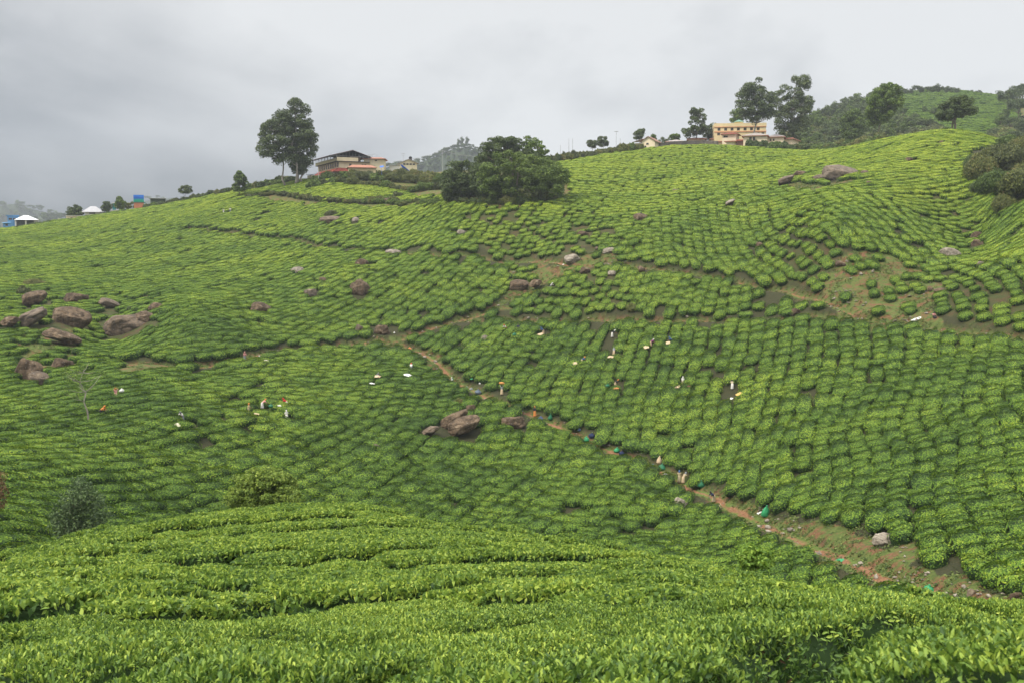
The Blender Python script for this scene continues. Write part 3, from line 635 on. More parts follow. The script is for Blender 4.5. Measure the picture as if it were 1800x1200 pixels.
# px, py of the feet hidden by bushes or not: py is where the ground under the person would be seen; pose, colours, facing, label
WH, TAN, ORA, RED, PUR, BLU, GRY, BLK, KHA, PNK, NVY, YEL = (.62,.60,.56), (.50,.38,.24), (.62,.23,.06), (.50,.03,.03), (.22,.05,.16), (.06,.12,.26), (.22,.23,.25), (.03,.03,.035), (.36,.30,.19), (.60,.28,.26), (.02,.03,.08), (.55,.42,.08)
PEOPLE = [ # px, py(feet), pose, top, skirt, scarf, yaw, label
 (204,706,'carry',PNK,TAN,ORA,20,'person in a pink top holding up a white sack on the lower left slope'),
 (178,730,'bend',ORA,BLK,ORA,60,'person with orange headscarf bending low among bushes, leftmost of all pickers'),
 (321,744,'bend',WH,GRY,GRY,-30,'person in white picking beside a pale sheet below the thin tree'),
 (437,726,'stand',TAN,KHA,ORA,80,'person in brownish clothes at the left of the three pickers near the green bag'),
 (461,715,'bend',PNK,WH,ORA,100,'person in a pink top and white skirt left of the green bag'),
 (504,716,'bend',RED,WH,RED,-100,'person in a bright red top and white skirt right of the green bag'),
 (504,738,'stand',WH,WH,WH,200,'person all in white standing in a gap just below the person in red'),
 (662,672,'bend',GRY,TAN,GRY,40,'person half hidden under a tan cloth in the middle left field'),
 (723,652,'bend',WH,GRY,RED,180,'person in white with red headscarf close to a white sheet near the path fork'),
 (793,671,'sit',WH,GRY,WH,150,'person in white sitting on the left edge of the long path'),
 (889,586,'bend',WH,RED,RED,-40,'person in white and red at the top of the field left of a green bag'),
 (911,587,'stand',NVY,NVY,BLK,0,'dark clothed person right of the green bag at the top of the field'),
 (955,589,'bend',BLU,TAN,BLU,-60,'person with a blue headscarf bent over a tan cloth at the top of the field'),
 (882,692,'carry',GRY,TAN,BLK,160,'person walking on the long path with an orange bundle on the head'),
 (940,726,'stand',BLK,ORA,ORA,-20,'person in black and orange standing on the long path'),
 (1023,641,'bend',BLU,TAN,ORA,80,'person with orange headscarf picking right of a tan cloth in the long row field'),
 (1079,625,'bend',GRY,TAN,GRY,180,'person in a grey top with a tan cloth, right of the orange scarfed picker'),
 (1076,594,'bend',BLK,WH,WH,90,'small dark person with white headscarf in the upper long row field'),
 (1144,612,'bend',PUR,TAN,WH,70,'person in a purple top and white headscarf reaching to the right'),
 (1181,608,'bend',BLU,BLK,BLU,-80,'person in blue and black carrying a tan cloth, upper right of the purple one'),
 (1082,682,'bend',BLK,TAN,ORA,60,'person in black with an orange headscarf next to a green bag in the long rows'),
 (1200,680,'stand',WH,KHA,WH,170,'person in white standing between two tan sheets in the long rows'),
 (1287,687,'bend',KHA,WH,BLK,190,'person in khaki left of a yellowish sheet, rightmost picker in the long rows'),
 (1146,821,'sit',NVY,NVY,BLU,120,'person in navy blue crouching on the path above the green bag'),
 (1194,840,'stand',KHA,KHA,BLU,185,'person in a khaki apron and blue headscarf, left of two standing on the path'),
 (1201,841,'bend',KHA,TAN,GRY,140,'person in khaki bending, right of two together on the path'),
 (1255,874,'bend',NVY,KHA,BLK,-60,'dark clothed person bent over where the path meets the bushes'),
 (430,630,'stand',PNK,GRY,PNK,30,'small pinkish person on the left path under the long bank'),
 (457,632,'sit',WH,GRY,WH,-40,'person in white sitting on the left path beside a pale bundle'),
 (968,511,'bend',WH,GRY,WH,45,'person in white picking alone above the path junction field'),
 (393,377,'stand',WH,WH,BLK,20,'left one of two tiny white figures high on the left slope'),
 (405,375,'stand',WH,GRY,BLK,-20,'right one of two tiny pale figures high on the left slope'),
 (1641,558,'sit',PNK,BLK,BLK,30,'person in pink sitting in shade under the bush right of the clearing')]
BAGS = [ # px, py(bottom), kind, size m, colour name, label
 (214,690,'sack',.55,'white','white sack held up beside the person in pink on the lower left slope'),
 (312,750,'sheet',.9,'cream','pale sheet spread on bushes left of the person in white'),
 (451,724,'sheet',.6,'tan','small tan bundle right of the brownish clothed picker'),
 (476,713,'sack',.6,'green','green bag on the bushes between the pink and the red pickers'),
 (491,711,'sheet',.5,'white','little white bundle left of the picker in red'),
 (664,664,'sheet',1.1,'tan','tan cloth draped over the half hidden picker'),
 (654,672,'sheet',.7,'white','white cloth left of the half hidden picker'),
 (716,660,'sheet',1.1,'white','white sheet below the picker with the red headscarf'),
 (803,679,'sack',.7,'green','green heap on the bushes right of the person sitting in white'),
 (795,660,'sack',.5,'green','small dark green sack at the path above the person sitting in white'),
 (820,678,'sack',.6,'green','green sack standing at the path edge left of the grey sacks'),
 (828,680,'sack',.5,'grey','small grey sack between the green sack and the big grey ones'),
 (829,662,'sheet',.45,'lime','bright green plastic on the bushes above the sacks'),
 (843,674,'sack',.35,'white','tiny white bag on the bush above the big grey sack'),
 (840,688,'sack',.9,'slate','big blue grey sack slumped at the bush edge'),
 (867,699,'sheet',1.0,'white','white sheet lying on the path left of the bundle carrier'),
 (881,704,'sack',.3,'white','tiny white bag on the path below the bundle carrier'),
 (916,717,'sack',.5,'grey','grey sack on the path left of the person in black and orange'),
 (950,732,'sack',.75,'blue','blue sack right beside the person in black and orange'),
 (967,735,'pointed',.75,'green','pointed dark green sack right of the blue sack'),
 (904,590,'sack',.7,'green','green bag at the top of the field between two pickers'),
 (950,588,'sheet',.9,'tan','tan cloth by the bent picker with the blue headscarf'),
 (1011,640,'sheet',1.0,'tan','tan cloth on the bushes left of the orange scarfed picker'),
 (1074,627,'sheet',.9,'tan','tan cloth under the picker in grey'),
 (1136,612,'sheet',.9,'tan','tan cloth left of the picker in purple'),
 (1175,604,'sheet',.9,'tan','tan cloth left of the picker in blue and black'),
 (1068,680,'sack',.6,'green','dark green bag left of the picker in black with orange scarf'),
 (1083,684,'sheet',.7,'orange','orange tan cloth in front of the picker in black'),
 (1193,680,'sheet',1.0,'tan','tan sheet left of the standing picker in white'),
 (1209,679,'sheet',.7,'rose','dull red cloth right of the standing picker in white'),
 (1299,690,'sheet',.8,'yellow','yellowish sheet right of the picker in khaki'),
 (1286,699,'sheet',.5,'white','white cloth just below the picker in khaki'),
 (1017,756,'sack',.6,'blue','blue bag on the path above the bright green bag'),
 (1030,770,'sack',.9,'lime','bright green bag lying across the path'),
 (1040,767,'sack',.8,'navy','navy sack under the bushes right of the bright green bag'),
 (1053,778,'sack',.45,'orange','small orange bag alone on the path'),
 (1084,787,'sack',.8,'lime','green bag at the bush edge left of the navy bag'),
 (1093,791,'sack',.7,'navy','navy bag touching the green one under the long rows'),
 (1163,819,'sack',.9,'green','round green bag right of the crouching person in navy'),
 (1158,811,'pointed',.8,'tan','tan upright sack behind the round green bag'),
 (1171,829,'sheet',1.1,'white','white and pink cloth spread below the round green bag'),
 (1232,848,'sack',1.0,'green','big green sack on the path right of the khaki pair'),
 (1265,888,'pointed',.6,'tan','tan sack under the dark bent person'),
 (1345,900,'pointed',1.0,'lime','pointed bright green sack on the bank'),
 (1337,896,'sheet',.6,'white','pale plate like cloth left of the pointed green sack'),
 (1632,1027,'sack',.62,'lime','green tied bag on the path in the lower right corner'),
 (1477,976,'sheet',.8,'lime','green plastic showing between bushes below the path'),
 (1575,1014,'sheet',.6,'teal','flattened teal bag at the path edge left of the green tied bag'),
 (1612,560,'sheet',1.25,'white','white sheet left on the grass of the clearing'),
 (468,632,'sheet',.6,'cream','pale bundle beside the person sitting on the left path'),
 (675,606,'sheet',.9,'cream','cream heap by the path fork'),
 (720,611,'sack',.7,'orange','orange and white sack on the red earth below the fork'),
 (695,609,'sheet',.5,'tan','small tan heap between cream heap and orange sack'),
 (693,588,'sack',.35,'white','little white bag at the tip of the bush field above the fork'),
 (1019,468,'sheet',.8,'yellow','ochre cloth where the upper paths meet'),
 (990,462,'sheet',.4,'white','tiny white cloth left of the upper path junction'),
 (740,690,'sheet',.01,'white',''), ]
BAGS = [b for b in BAGS if b[3] > .1]
BUNDLE_ON_HEAD = True
for q in PEOPLE:
    p = hit(q[0], q[1], 0, 40); EXCL.append((p[0], p[1], .95))
    r_ = math.hypot(p[0], p[1]); pass
for q in BAGS:
    if q[2] == 'sack' or q[2] == 'pointed':
        p = hit(q[0], q[1], 0, 40)
        if path_dist(p[0], p[1])[0] < 2.6: EXCL.append((p[0], p[1], .9))
# ---------------------------------------------------------------- bushes on the ground
ROW = R(17.8)
x, y, d, a, LL = place_far(ROW, 2.12, 2.3, 50, 470, R(-36), R(36), 5)
# plots of their own: the far side of the right spur and the wedge under the hall are planted across
rowaz = np.full(len(x), ROW)
PLOTS = [(R(74), [(1478,326),(1560,352),(1640,400),(1720,440),(1990,470),(1990,215),(1640,215),(1560,240),(1500,262),(1440,300)], 15), (R(52), [(180,330),(560,270),(760,330),(760,362),(640,392),(480,402),(330,398),(100,420),(-200,440),(-200,340)], 16), (R(2), [(1120,420),(1250,280),(1400,270),(1475,326),(1560,352),(1650,430),(1560,452),(1440,520),(1300,485),(1140,462)], 17)]
for az_p, poly_p, sd_p in PLOTS:
    qx, qy, _ = proj(np.stack([x, y, H(x, y)], 1)); out_ = ~(in_poly(poly_p, qx, qy) & (d > 165))
    x, y, d, a, LL, rowaz = x[out_], y[out_], d[out_], a[out_], LL[out_], rowaz[out_]
    x2, y2, d2, a2, L2 = place_far(az_p, 2.12, 2.3, 165, 470, R(-36), R(36), sd_p); qx, qy, _ = proj(np.stack([x2, y2, H(x2, y2)], 1)); k2 = in_poly(poly_p, qx, qy)
    x, y, d, a, LL, rowaz = [np.concatenate(q_) for q_ in ((x, x2[k2]), (y, y2[k2]), (d, d2[k2]), (a, a2[k2]), (LL, L2[k2]), (rowaz, np.full(k2.sum(), az_p)))]
bare = np.zeros(len(x), bool); keep = np.ones(len(x), bool); rr = rng.random(len(x))
_pd, _ns = path_near(x, y); keep &= (_pd > .8) & ~(_ns & (_pd < np.interp(d, (140, 220), (1.4, 1.75))))
for P, dens in BARE: keep &= ~(in_poly(P, x, y) & (rr > dens))
for P, dens in SPARSE: keep &= ~(in_poly(P, x, y) & (rr > dens))
keep &= rr > .02 + .07 * (vnoise(x, y, 14, 12) > .66)
keep &= ~excl_mask(x, y)
# the tea stops where the near spur's back slope and the ridge scrub begin
ppx, ppy, pz = proj(np.stack([x, y, H(x, y)], 1))
for P in NOTEA: keep &= ~(in_poly(P, ppx, ppy) & (d > 60))
zg = H(x, y)
# keep the terrain behind the ridge free of tea (scrub and houses stand there)
keep &= d < np.interp(ppx, crest[:, 0], crest[:, 1]) + 9
lowlimit = np.interp(ppx, (0, 280, 570, 900, 1100, 1300, 1500, 1700, 1800, 2000), (58, 62, 72, 72, 66, 56, 52, 47, 46, 46))
keep &= d > lowlimit
x, y, d, zg, rr, LL, rowaz = x[keep], y[keep], d[keep], zg[keep], rr[keep], LL[keep], rowaz[keep]
sparse = np.zeros(len(x), bool)
for P, dens in SPARSE + BARE: sparse |= in_poly(P, x, y)
# tea on the far right hill
xf, yf, df, af, _ = place_far(R(60), 2.9, 2.9, 470, 790, R(17), R(34), 9)
fx, fy, _ = proj(np.stack([xf, yf, H(xf, yf)], 1))
kf = in_poly([(1556,232),(1560,200),(1572,160),(1640,150),(1700,156),(1770,166),(1790,190),(1790,225),(1760,262),(1600,262)], fx, fy) & ~in_poly([(1480,250),(1610,215),(1640,240),(1600,262)], fx, fy) & (rng.random(len(xf)) > .05)
xf, yf = xf[kf], yf[kf]
# near bed: rows run along a bearing that carries them up to the right in the picture
CX0, CY0 = 13.0, -1.0            # the spur's nose: the near rows follow its contours
gn = np.random.default_rng(3); xs, ys, rb = [], [], []
for k_ in range(48):
    rad = 1.6 + k_ * 1.98; m_ = int(2 * math.pi * rad / 1.5); th = (np.arange(m_) + gn.random()) / m_ * 2 * math.pi + gn.normal(0, .07, m_) / rad
    r_ = rad + (vnoise(np.cos(th) * rad, np.sin(th) * rad, 8, 21) - .5) * 1.5 + gn.normal(0, .05, m_)
    xs.append(CX0 + np.cos(th) * r_); ys.append(CY0 + np.sin(th) * r_); rb.append(th + math.pi / 2)
xn, yn, rb = map(np.concatenate, (xs, ys, rb)); dn = np.hypot(xn, yn); an = np.arctan2(xn, yn)
pxn, pyn, _ = proj(np.stack([xn, yn, H0(xn, yn)], 1))
lim = np.interp(pxn, (0, 570, 900, 1300, 1800), (36, 43, 37, 28, 17))
kn = (yn > .5) & (dn > 2.75) & (dn < lim) & (np.abs(an) < R(37)) & (gn.random(len(xn)) > .015)
xn, yn, dn, rb = xn[kn], yn[kn], dn[kn], rb[kn]
zn = H0(xn, yn)
print('bushes: slope', len(x), 'far hill', len(xf), 'near', len(xn))
def slope_rot(x, y, yaw, k=.8):
    e = .8; gx = (H0(x + e, y) - H0(x - e, y)) / (2 * e) * k; gy = (H0(x, y + e) - H0(x, y - e)) / (2 * e) * k
    out = []
    for i in range(len(x)):
        nrm_ = Vector((-gx[i], -gy[i], 1)).normalized(); q = Vector((0, 0, 1)).rotation_difference(nrm_)
        out.append((q @ Matrix.Rotation(yaw[i], 3, 'Z').to_quaternion()).to_euler())
    return np.array([tuple(e_) for e_ in out])
# the individuals: the whole near bed first, then the closest bushes of the slope, 296 in all
vis = (np.abs(np.arctan2(xn, yn)) < R(29.5))
order = np.argsort(dn + np.where(vis, 0, 100))[:236]
rotn = slope_rot(xn, yn, rb + gn.choice([0, math.pi], len(xn)) + gn.normal(0, .05, len(xn)), 1.0)
seln = np.zeros(len(xn), bool); seln[order] = True
LBW = {0: 'tea bush of the clipped bed in front, between its neighbours in the rows'}
first = {}
def bush_obj(me, loc, rot, sc, lab, grp):
    o = obj('tea_bush', me, None, loc, rot); o.scale = sc; return tag(o, lab, 'tea bush', grp)
for i in order:
    me = NEARM[int(gn.integers(4))] if dn[i] < 13 else MIDM[int(gn.integers(4))]
    o = bush_obj(me, (xn[i], yn[i], zn[i] - .05), rotn[i], (gn.uniform(.97, 1.06), gn.uniform(.93, 1.05), .88 + .3 * float(vnoise(np.array([xn[i]]), np.array([yn[i]]), 2.6, 90)[0]) * 1.3 + gn.uniform(-.05, .05)), 'clipped bright green tea bush shoulder to shoulder with the others of the near bed', 'tea bushes of the near bed')
    first.setdefault(me.name, o)
fpx, fpy, _ = proj(np.stack([x, y, zg + .9], 1))
infr = (fpx > 20) & (fpx < 1780)
# visible from the camera: nothing on the near spur hides it
az_ = np.arctan2(x, y); tt = (zg + .9) / d
nearmax = np.array([((H0(np.sin(q) * np.arange(8., 50., 1.), np.cos(q) * np.arange(8., 50., 1.)) + .9) / np.arange(8., 50., 1.)).max() for q in np.linspace(R(-36), R(36), 200)])
vis = infr & (tt > np.interp(az_, np.linspace(R(-36), R(36), 200), nearmax) + .002)
order = np.argsort(d + np.where(vis, 0, 900))[:60]
self_ = np.zeros(len(x), bool); self_[order] = True
yawf = math.pi / 2 - rowaz + rng.choice([0, math.pi], len(x)) + rng.normal(0, 1, len(x)) * np.interp(d, (180, 280), (.06, .22))
rotf = slope_rot(x, y, yawf, .97)
LL = np.where(sparse, np.minimum(LL, 2.0), LL); vi = np.abs(FARA[None] - (LL / 2 * 1.08)[:, None] + rng.normal(0, .06, (len(LL), 8))).argmin(1); sx = LL / 2 * 1.6 / FARA[vi] * np.where(sparse, .9, 1); sy = rng.uniform(.82, 1.22, len(x)) * np.where(sparse, .9, 1); sz = (.86 + .3 * vnoise(x, y, 4.5, 61) + rng.uniform(-.05, .05, len(x))) * np.where(sparse, .9, 1)
nearer = d < 110
for c_, i in enumerate(order):
    me = FARM[vi[i]]
    o = bush_obj(me, (x[i], y[i], zg[i] - .05), rotf[i], (sx[i], sy[i], sz[i]), 'rounded dark green tea bush at the lower end of a row beside the main path', 'tea bushes at the lower end of the slope')
    first.setdefault(me.name, o)
# everything else, past counting: one object that repeats those bushes at points
def instancer(name, P, rot, sc, idx, srcs):
    me = bpy.data.meshes.new(name); me.vertices.add(len(P)); me.vertices.foreach_set('co', np.asarray(P, np.float32).ravel())
    for nm, v in (('rot', rot), ('scl', sc)):
        at = me.attributes.new(nm, 'FLOAT_VECTOR', 'POINT'); at.data.foreach_set('vector', np.asarray(v, np.float32).ravel())
    at = me.attributes.new('idx', 'INT', 'POINT'); at.data.foreach_set('value', np.asarray(idx, np.int32))
    o = obj(name, me); g = bpy.data.node_groups.new(name, 'GeometryNodeTree')
    g.interface.new_socket('Geometry', in_out='INPUT', socket_type='NodeSocketGeometry'); g.interface.new_socket('Geometry', in_out='OUTPUT', socket_type='NodeSocketGeometry')
    gi = g.nodes.new('NodeGroupInput'); go = g.nodes.new('NodeGroupOutput'); ip = g.nodes.new('GeometryNodeInstanceOnPoints'); jn = g.nodes.new('GeometryNodeJoinGeometry')
    for s in reversed(srcs):       # Join Geometry lists the last link first
        n = g.nodes.new('GeometryNodeObjectInfo'); n.inputs['Object'].default_value = s; n.inputs['As Instance'].default_value = False
        ti = g.nodes.new('GeometryNodeGeometryToInstance'); g.links.new(n.outputs['Geometry'], ti.inputs[0]); g.links.new(ti.outputs[0], jn.inputs[0])
    g.links.new(gi.outputs[0], ip.inputs['Points']); g.links.new(jn.outputs[0], ip.inputs['Instance']); ip.inputs['Pick Instance'].default_value = True
    for nm, ty, so_ in (('idx', 'INT', 'Instance Index'), ('rot', 'FLOAT_VECTOR', 'Rotation'), ('scl', 'FLOAT_VECTOR', 'Scale')):
        na = g.nodes.new('GeometryNodeInputNamedAttribute'); na.data_type = ty; na.inputs[0].default_value = nm; g.links.new(na.outputs[0], ip.inputs[so_])
    g.links.new(ip.outputs[0], go.inputs[0]); md = o.modifiers.new('instances', 'NODES'); md.node_group = g; return o
srcs = [first[m.name] for m in FARM if m.name in first] + [first[m.name] for m in MIDM if m.name in first]
nF = sum(m.name in first for m in FARM); nM = len(srcs) - nF
remap = []; pres = [m.name in first for m in FARM]
for k_ in range(8):
    c_ = min((abs(k_ - j_), j_) for j_ in range(8) if pres[j_])[1]; remap.append(sum(pres[:c_]))
remap = np.array(remap)
r1 = ~self_; r2 = ~seln
P = np.concatenate([np.stack([x, y, zg - .05], 1)[r1], np.stack([xf, yf, H(xf, yf)], 1), np.stack([xn, yn, zn - .05], 1)[r2]])
rt = np.concatenate([rotf[r1], np.stack([0*xf, 0*xf, rng.uniform(0, 6.28, len(xf))], 1), rotn[r2]])
sc = np.concatenate([np.stack([sx, sy, sz], 1)[r1], np.stack([rng.uniform(1.25, 1.6, len(xf))] * 3, 1), np.ones((r2.sum(), 3))])
ix = np.concatenate([remap[vi[r1]], rng.integers(0, nF, len(xf)), nF + rng.integers(0, max(nM, 1), r2.sum())])
o = instancer('tea_bushes', P, rt, sc, ix, srcs)
tag(o, 'thousands of rounded tea bushes planted in rows over the whole hillside', 'tea bushes', kind='stuff')
# ---------------------------------------------------------------- trees, shrubs, hedges
m_euc = leafmat('eucalyptus_leaf', [(0, (.028, .045, .018)), (.5, (.080, .115, .040)), (1, (.18, .225, .08))], .15, .15, (.12, .3))
m_dark = leafmat('dark_leaf', [(0, (.024, .040, .014)), (.5, (.062, .098, .026)), (1, (.14, .185, .05))], .15, .12, (.15, .4))
m_lime = leafmat('light_leaf', [(0, (.04, .075, .015)), (.5, (.11, .18, .025)), (1, (.25, .33, .05))], .15, .25, (.3, .3))
m_mid = leafmat('green_leaf', [(0, (.030, .058, .014)), (.5, (.09, .145, .026)), (1, (.20, .27, .05))], .2, .18, (.12, .4))
m_scrub = leafmat('scrub_leaf', [(0, (.028, .042, .013)), (.45, (.095, .12, .028)), (.8, (.18, .195, .045)), (1, (.25, .19, .08))], .3, .15, (.09, .7))
m_olive = leafmat('olive_leaf', [(0, (.026, .038, .013)), (.5, (.070, .092, .028)), (1, (.15, .165, .05))], .2, .12, (.2, .4))
m_blue = leafmat('grey_green_leaf', [(0, (.03, .055, .022)), (.5, (.08, .13, .045)), (1, (.17, .24, .09))], .1, .2)
def crown_mesh(name, centers, radii, per, size, m, squash=.8, g=rng, asp=.55, mats=None):
    Vs, k0 = [], 0; per = int(per)
    C_ = np.repeat(np.asarray(centers, float), per, 0); Rr = np.repeat(np.asarray(radii, float), per)
    D = rand_unit(len(C_), g); D[:, 2] = np.where(g.random(len(D)) < .55, np.abs(D[:, 2]), D[:, 2])
    lump = .72 + .5 * vnoise(C_[:, 0] * 9 + D[:, 0] * 2.2, C_[:, 2] * 9 + D[:, 2] * 2.2 + D[:, 1] * 1.7, 1., 31)
    P = C_ + D * (Rr * lump * g.uniform(.55, 1.02, len(D)) ** .6)[:, None] * (1, 1, squash)
    n = nrm(D + rand_unit(len(D), g) * .8)
    V, Q = leaves_simple(P, n, g.uniform(.6, 1.35, len(P)) * size * 1.18, asp, g)
    return np_mesh(name, V, quads=Q, mats=[m])
def in_poly2(P, x, y): return in_poly(P, np.atleast_1d(np.asarray(x, float)), np.atleast_1d(np.asarray(y, float)))
def tree(name, base, d, poly, pr, npf, m, leaf, label, cat='tree', group=None, depth=.45, per=130, trunk_r=.25, bark=None, trunks=None, limbs=14, seed=1, dens=1, dead=False, ground=True, squash=.8):
    """base: where the trunk stands in the picture; poly: outline of its crown there; both turned into metres at distance d"""
    g = np.random.default_rng(seed)
    if d is None: p_ = hit(base[0], base[1], 0, 40); d = math.hypot(p_[0], p_[1])
    s = d / F; a, t = azt(*base); x0, y0 = math.sin(float(a)) * d, math.cos(float(a)) * d; z0 = float(t) * d
    gz = Hs(x0, y0); zb = min(gz, z0) if ground else z0
    xs_ = [p[0] for p in poly]; ys_ = [p[1] for p in poly]; W_ = (max(xs_) - min(xs_)) * s; pts = []
    tries = 0
    while len(pts) < npf * 1.3 and tries < 6000:
        tries += 1; px, py = g.uniform(min(xs_), max(xs_)), g.uniform(min(ys_), max(ys_))
        if not in_poly2(poly, px, py)[0]: continue
        hw = W_ * depth; q = np.array(((px - base[0]) * s, g.uniform(-1, 1) * hw * (1 - abs((py - min(ys_)) / (max(ys_) - min(ys_) + 1e-6) - .55)), z0 - zb + (base[1] - py) * s))
        if any(np.linalg.norm((q - p_) * (1, .6, 1)) < pr * s * .6 for p_ in pts): continue
        pts.append(q)
    pts = np.array(pts); rad = g.uniform(.9, 1.45, len(pts)) * pr * s
    root = empty(name, (x0, y0, zb), -float(a), label, cat, group)
    obj('crown', crown_mesh('crown', pts, rad, per * dens * 1.3, leaf, m, squash, g), root)
    mb = MB(); bk = bark or m_wood
    tops = trunks or [(base[0], base[1])]
    cz = np.percentile(pts[:, 2], 70); cx = pts[:, 0].mean()
    nodes = []
    for bx, by in tops:
        b0 = np.array(((bx - base[0]) * s, g.uniform(-.3, .3) * (len(tops) > 1), -.4)); e = np.array((cx * .8 + b0[0] * .3, 0, cz)); k = 7; pl = []
        for i in range(k):
            u = i / (k - 1); p_ = b0 * (1 - u) + e * u; p_ = p_ + np.array((g.normal(0, .03), g.normal(0, .03), 0)) * cz * (0 < i); pl.append(p_)
        mb.tube(pl, [trunk_r * (1 - .75 * i / (k - 1)) * (1.25 if i == 0 else 1) for i in range(k)], 9); nodes += pl[2:]
    for i in g.permutation(len(pts))[:limbs]:
        q = pts[i]; lower = [n_ for n_ in nodes if n_[2] < q[2]] or nodes; n0 = min(lower, key=lambda n_: np.linalg.norm(n_ - q) - .4 * (n_[2] < q[2] - 1)); mid = (n0 + q) / 2 + np.array((0, 0, -.08 * np.linalg.norm(q - n0)))
        mb.tube([n0, mid, q], [trunk_r * .38, trunk_r * .25, trunk_r * .1], 5)
    mb.build('trunk', bk, root, True)
    return root
# the big eucalyptus group left of the cream buildings
EG = 'eucalyptus trees left of the cream buildings'
tree('eucalyptus_tree', (504,318), 362, [(458,262),(463,240),(470,222),(484,210),(500,206),(516,216),(518,240),(512,262),(506,286),(490,290),(480,284),(464,275)], 6.3, 66, m_euc, .42, 'eucalyptus with the low left hand crown and a thin leaning stem', group=EG, trunk_r=.34, bark=m_bark2, seed=2, per=210)
tree('eucalyptus_tree', (519,320), 360, [(484,215),(492,205),(504,200),(509,186),(518,181),(528,186),(541,200),(546,215),(548,232),(540,250),(530,268),(520,285),(508,292),(496,270),(494,245),(488,230)], 6.8, 76, m_euc, .42, 'tallest eucalyptus with the domed top in the middle of the left group', group=EG, trunk_r=.42, bark=m_bark2, seed=3, per=210)
tree('eucalyptus_tree', (527,320), 364, [(518,240),(532,228),(546,226),(554,240),(557,262),(549,268),(546,285),(540,300),(530,304),(516,300),(510,288),(514,262)], 6.3, 54, m_euc, .42, 'eucalyptus with the low right hand crown nearest to the cream building', group=EG, trunk_r=.36, bark=m_bark2, trunks=[(524,320),(531,320)], seed=4, per=210)
tree('conifer_tree', (421,350), None, [(410,335),(411,322),(415,312),(421,305),(428,311),(432,320),(434,333),(428,337),(418,338)], 3.6, 40, m_mid, .34, 'small pointed tree standing alone on the bright left slope', trunk_r=.14, seed=5, limbs=8)
# the dark clump in the middle
CG = 'trees and shrubs of the dark clump in the middle of the ridge'
tree('umbrella_tree', (888,322), None, [(840,278),(848,262),(862,247),(878,243),(900,246),(914,252),(928,262),(940,276),(942,300),(934,320),(905,315),(898,292),(885,284),(860,284),(846,288)], 6.8, 120, m_dark, .36, 'dark flat topped tree crowning the clump in the middle of the ridge', group=CG, trunk_r=.4, trunks=[(880,325),(890,325),(905,325)], seed=6, limbs=22, per=210, squash=.6)
tree('leafy_tree', (945,318), None, [(918,260),(922,246),(934,243),(948,252),(962,268),(972,282),(966,298),(945,298),(930,275)], 5.5, 34, m_lime, .38, 'light green tree behind the right shoulder of the dark clump', group=CG, trunk_r=.2, seed=7)
tree('leafy_tree', (938,345), None, [(916,310),(930,305),(944,312),(948,325),(944,336),(930,340),(918,328)], 5, 26, m_lime, .38, 'light green broad leaved sapling in front of the dark clump', group=CG, trunk_r=.14, seed=8)
tree('leafy_tree', (968,350), None, [(945,300),(960,290),(980,292),(996,305),(1000,320),(985,332),(962,335),(948,322)], 6.5, 44, m_lime, .36, 'mid green spreading tree at the right end of the dark clump', group=CG, trunk_r=.2, seed=9)
tree('leafy_tree', (812,352), None, [(780,330),(783,305),(798,290),(820,284),(838,290),(842,310),(836,335),(826,352),(800,356),(782,352)], 8, 60, m_dark, .36, 'rounded dark green bushy tree at the left end of the dark clump', group=CG, trunk_r=.25, seed=10, per=220)
tree('leafy_tree', (860,350), None, [(835,300),(850,292),(862,300),(885,315),(905,320),(920,335),(915,352),(880,356),(850,354),(832,340)], 7.5, 60, m_dark, .36, 'dark thicket tree between the two ends of the clump', group=CG, trunk_r=.2, seed=11, per=200)
tree('leafy_tree', (858,318), None, [(840,285),(852,280),(866,282),(868,292),(850,296)], 4.5, 12, m_lime, .38, 'yellowish green young tree inside the left of the dark clump', group=CG, trunk_r=.12, seed=12)
tree('leafy_tree', (900,352), None, [(880,340),(900,330),(930,336),(960,340),(965,352),(930,358),(890,358)], 5.5, 40, m_olive, .34, 'low brownish bushy tree along the foot of the dark clump', group=CG, trunk_r=.12, seed=13)
tree('leafy_tree', (905,350), None, [(846,345),(846,305),(858,285),(885,272),(915,270),(945,280),(970,292),(985,315),(985,345),(920,352)], 7.5, 110, m_mid, .36, 'broad green tree filling the middle of the dark clump', group=CG, trunk_r=.25, seed=40, per=200)
# right hand group by the yellow buildings
RG = 'tall trees around the yellow buildings'
tree('eucalyptus_tree', (1222,250), 425, [(1200,238),(1202,225),(1212,220),(1210,205),(1220,194),(1232,199),(1238,210),(1244,220),(1242,234),(1228,242),(1208,243)], 4.4, 40, m_dark, .45, 'open dark eucalyptus left of the yellow three storey building', group=RG, trunk_r=.3, seed=14, per=170)
tree('eucalyptus_tree', (1325,245), 405, [(1296,190),(1300,170),(1305,160),(1318,152),(1332,146),(1346,156),(1354,172),(1358,190),(1357,205),(1340,214),(1325,216),(1305,210),(1296,205)], 6.2, 72, m_euc, .45, 'tall dome crowned eucalyptus in front of the yellow three storey building', group=RG, trunk_r=.45, bark=m_bark2, seed=15, per=200, limbs=20)
tree('eucalyptus_tree', (1392,258), 425, [(1358,178),(1368,164),(1380,156),(1392,150),(1402,143),(1414,148),(1417,165),(1420,185),(1424,198),(1414,210),(1412,235),(1400,250),(1375,248),(1362,225),(1366,205),(1358,195)], 6.4, 92, m_euc, .46, 'broad tall eucalyptus right of the yellow three storey building', group=RG, trunk_r=.45, bark=m_bark2, seed=16, per=200, limbs=20)
tree('leafy_tree', (1290,240), 445, [(1283,215),(1288,200),(1298,194),(1308,200),(1306,214),(1295,219)], 5, 20, m_mid, .45, 'small rounded tree behind the roof turret of the yellow building', group=RG, trunk_r=.2, seed=17)
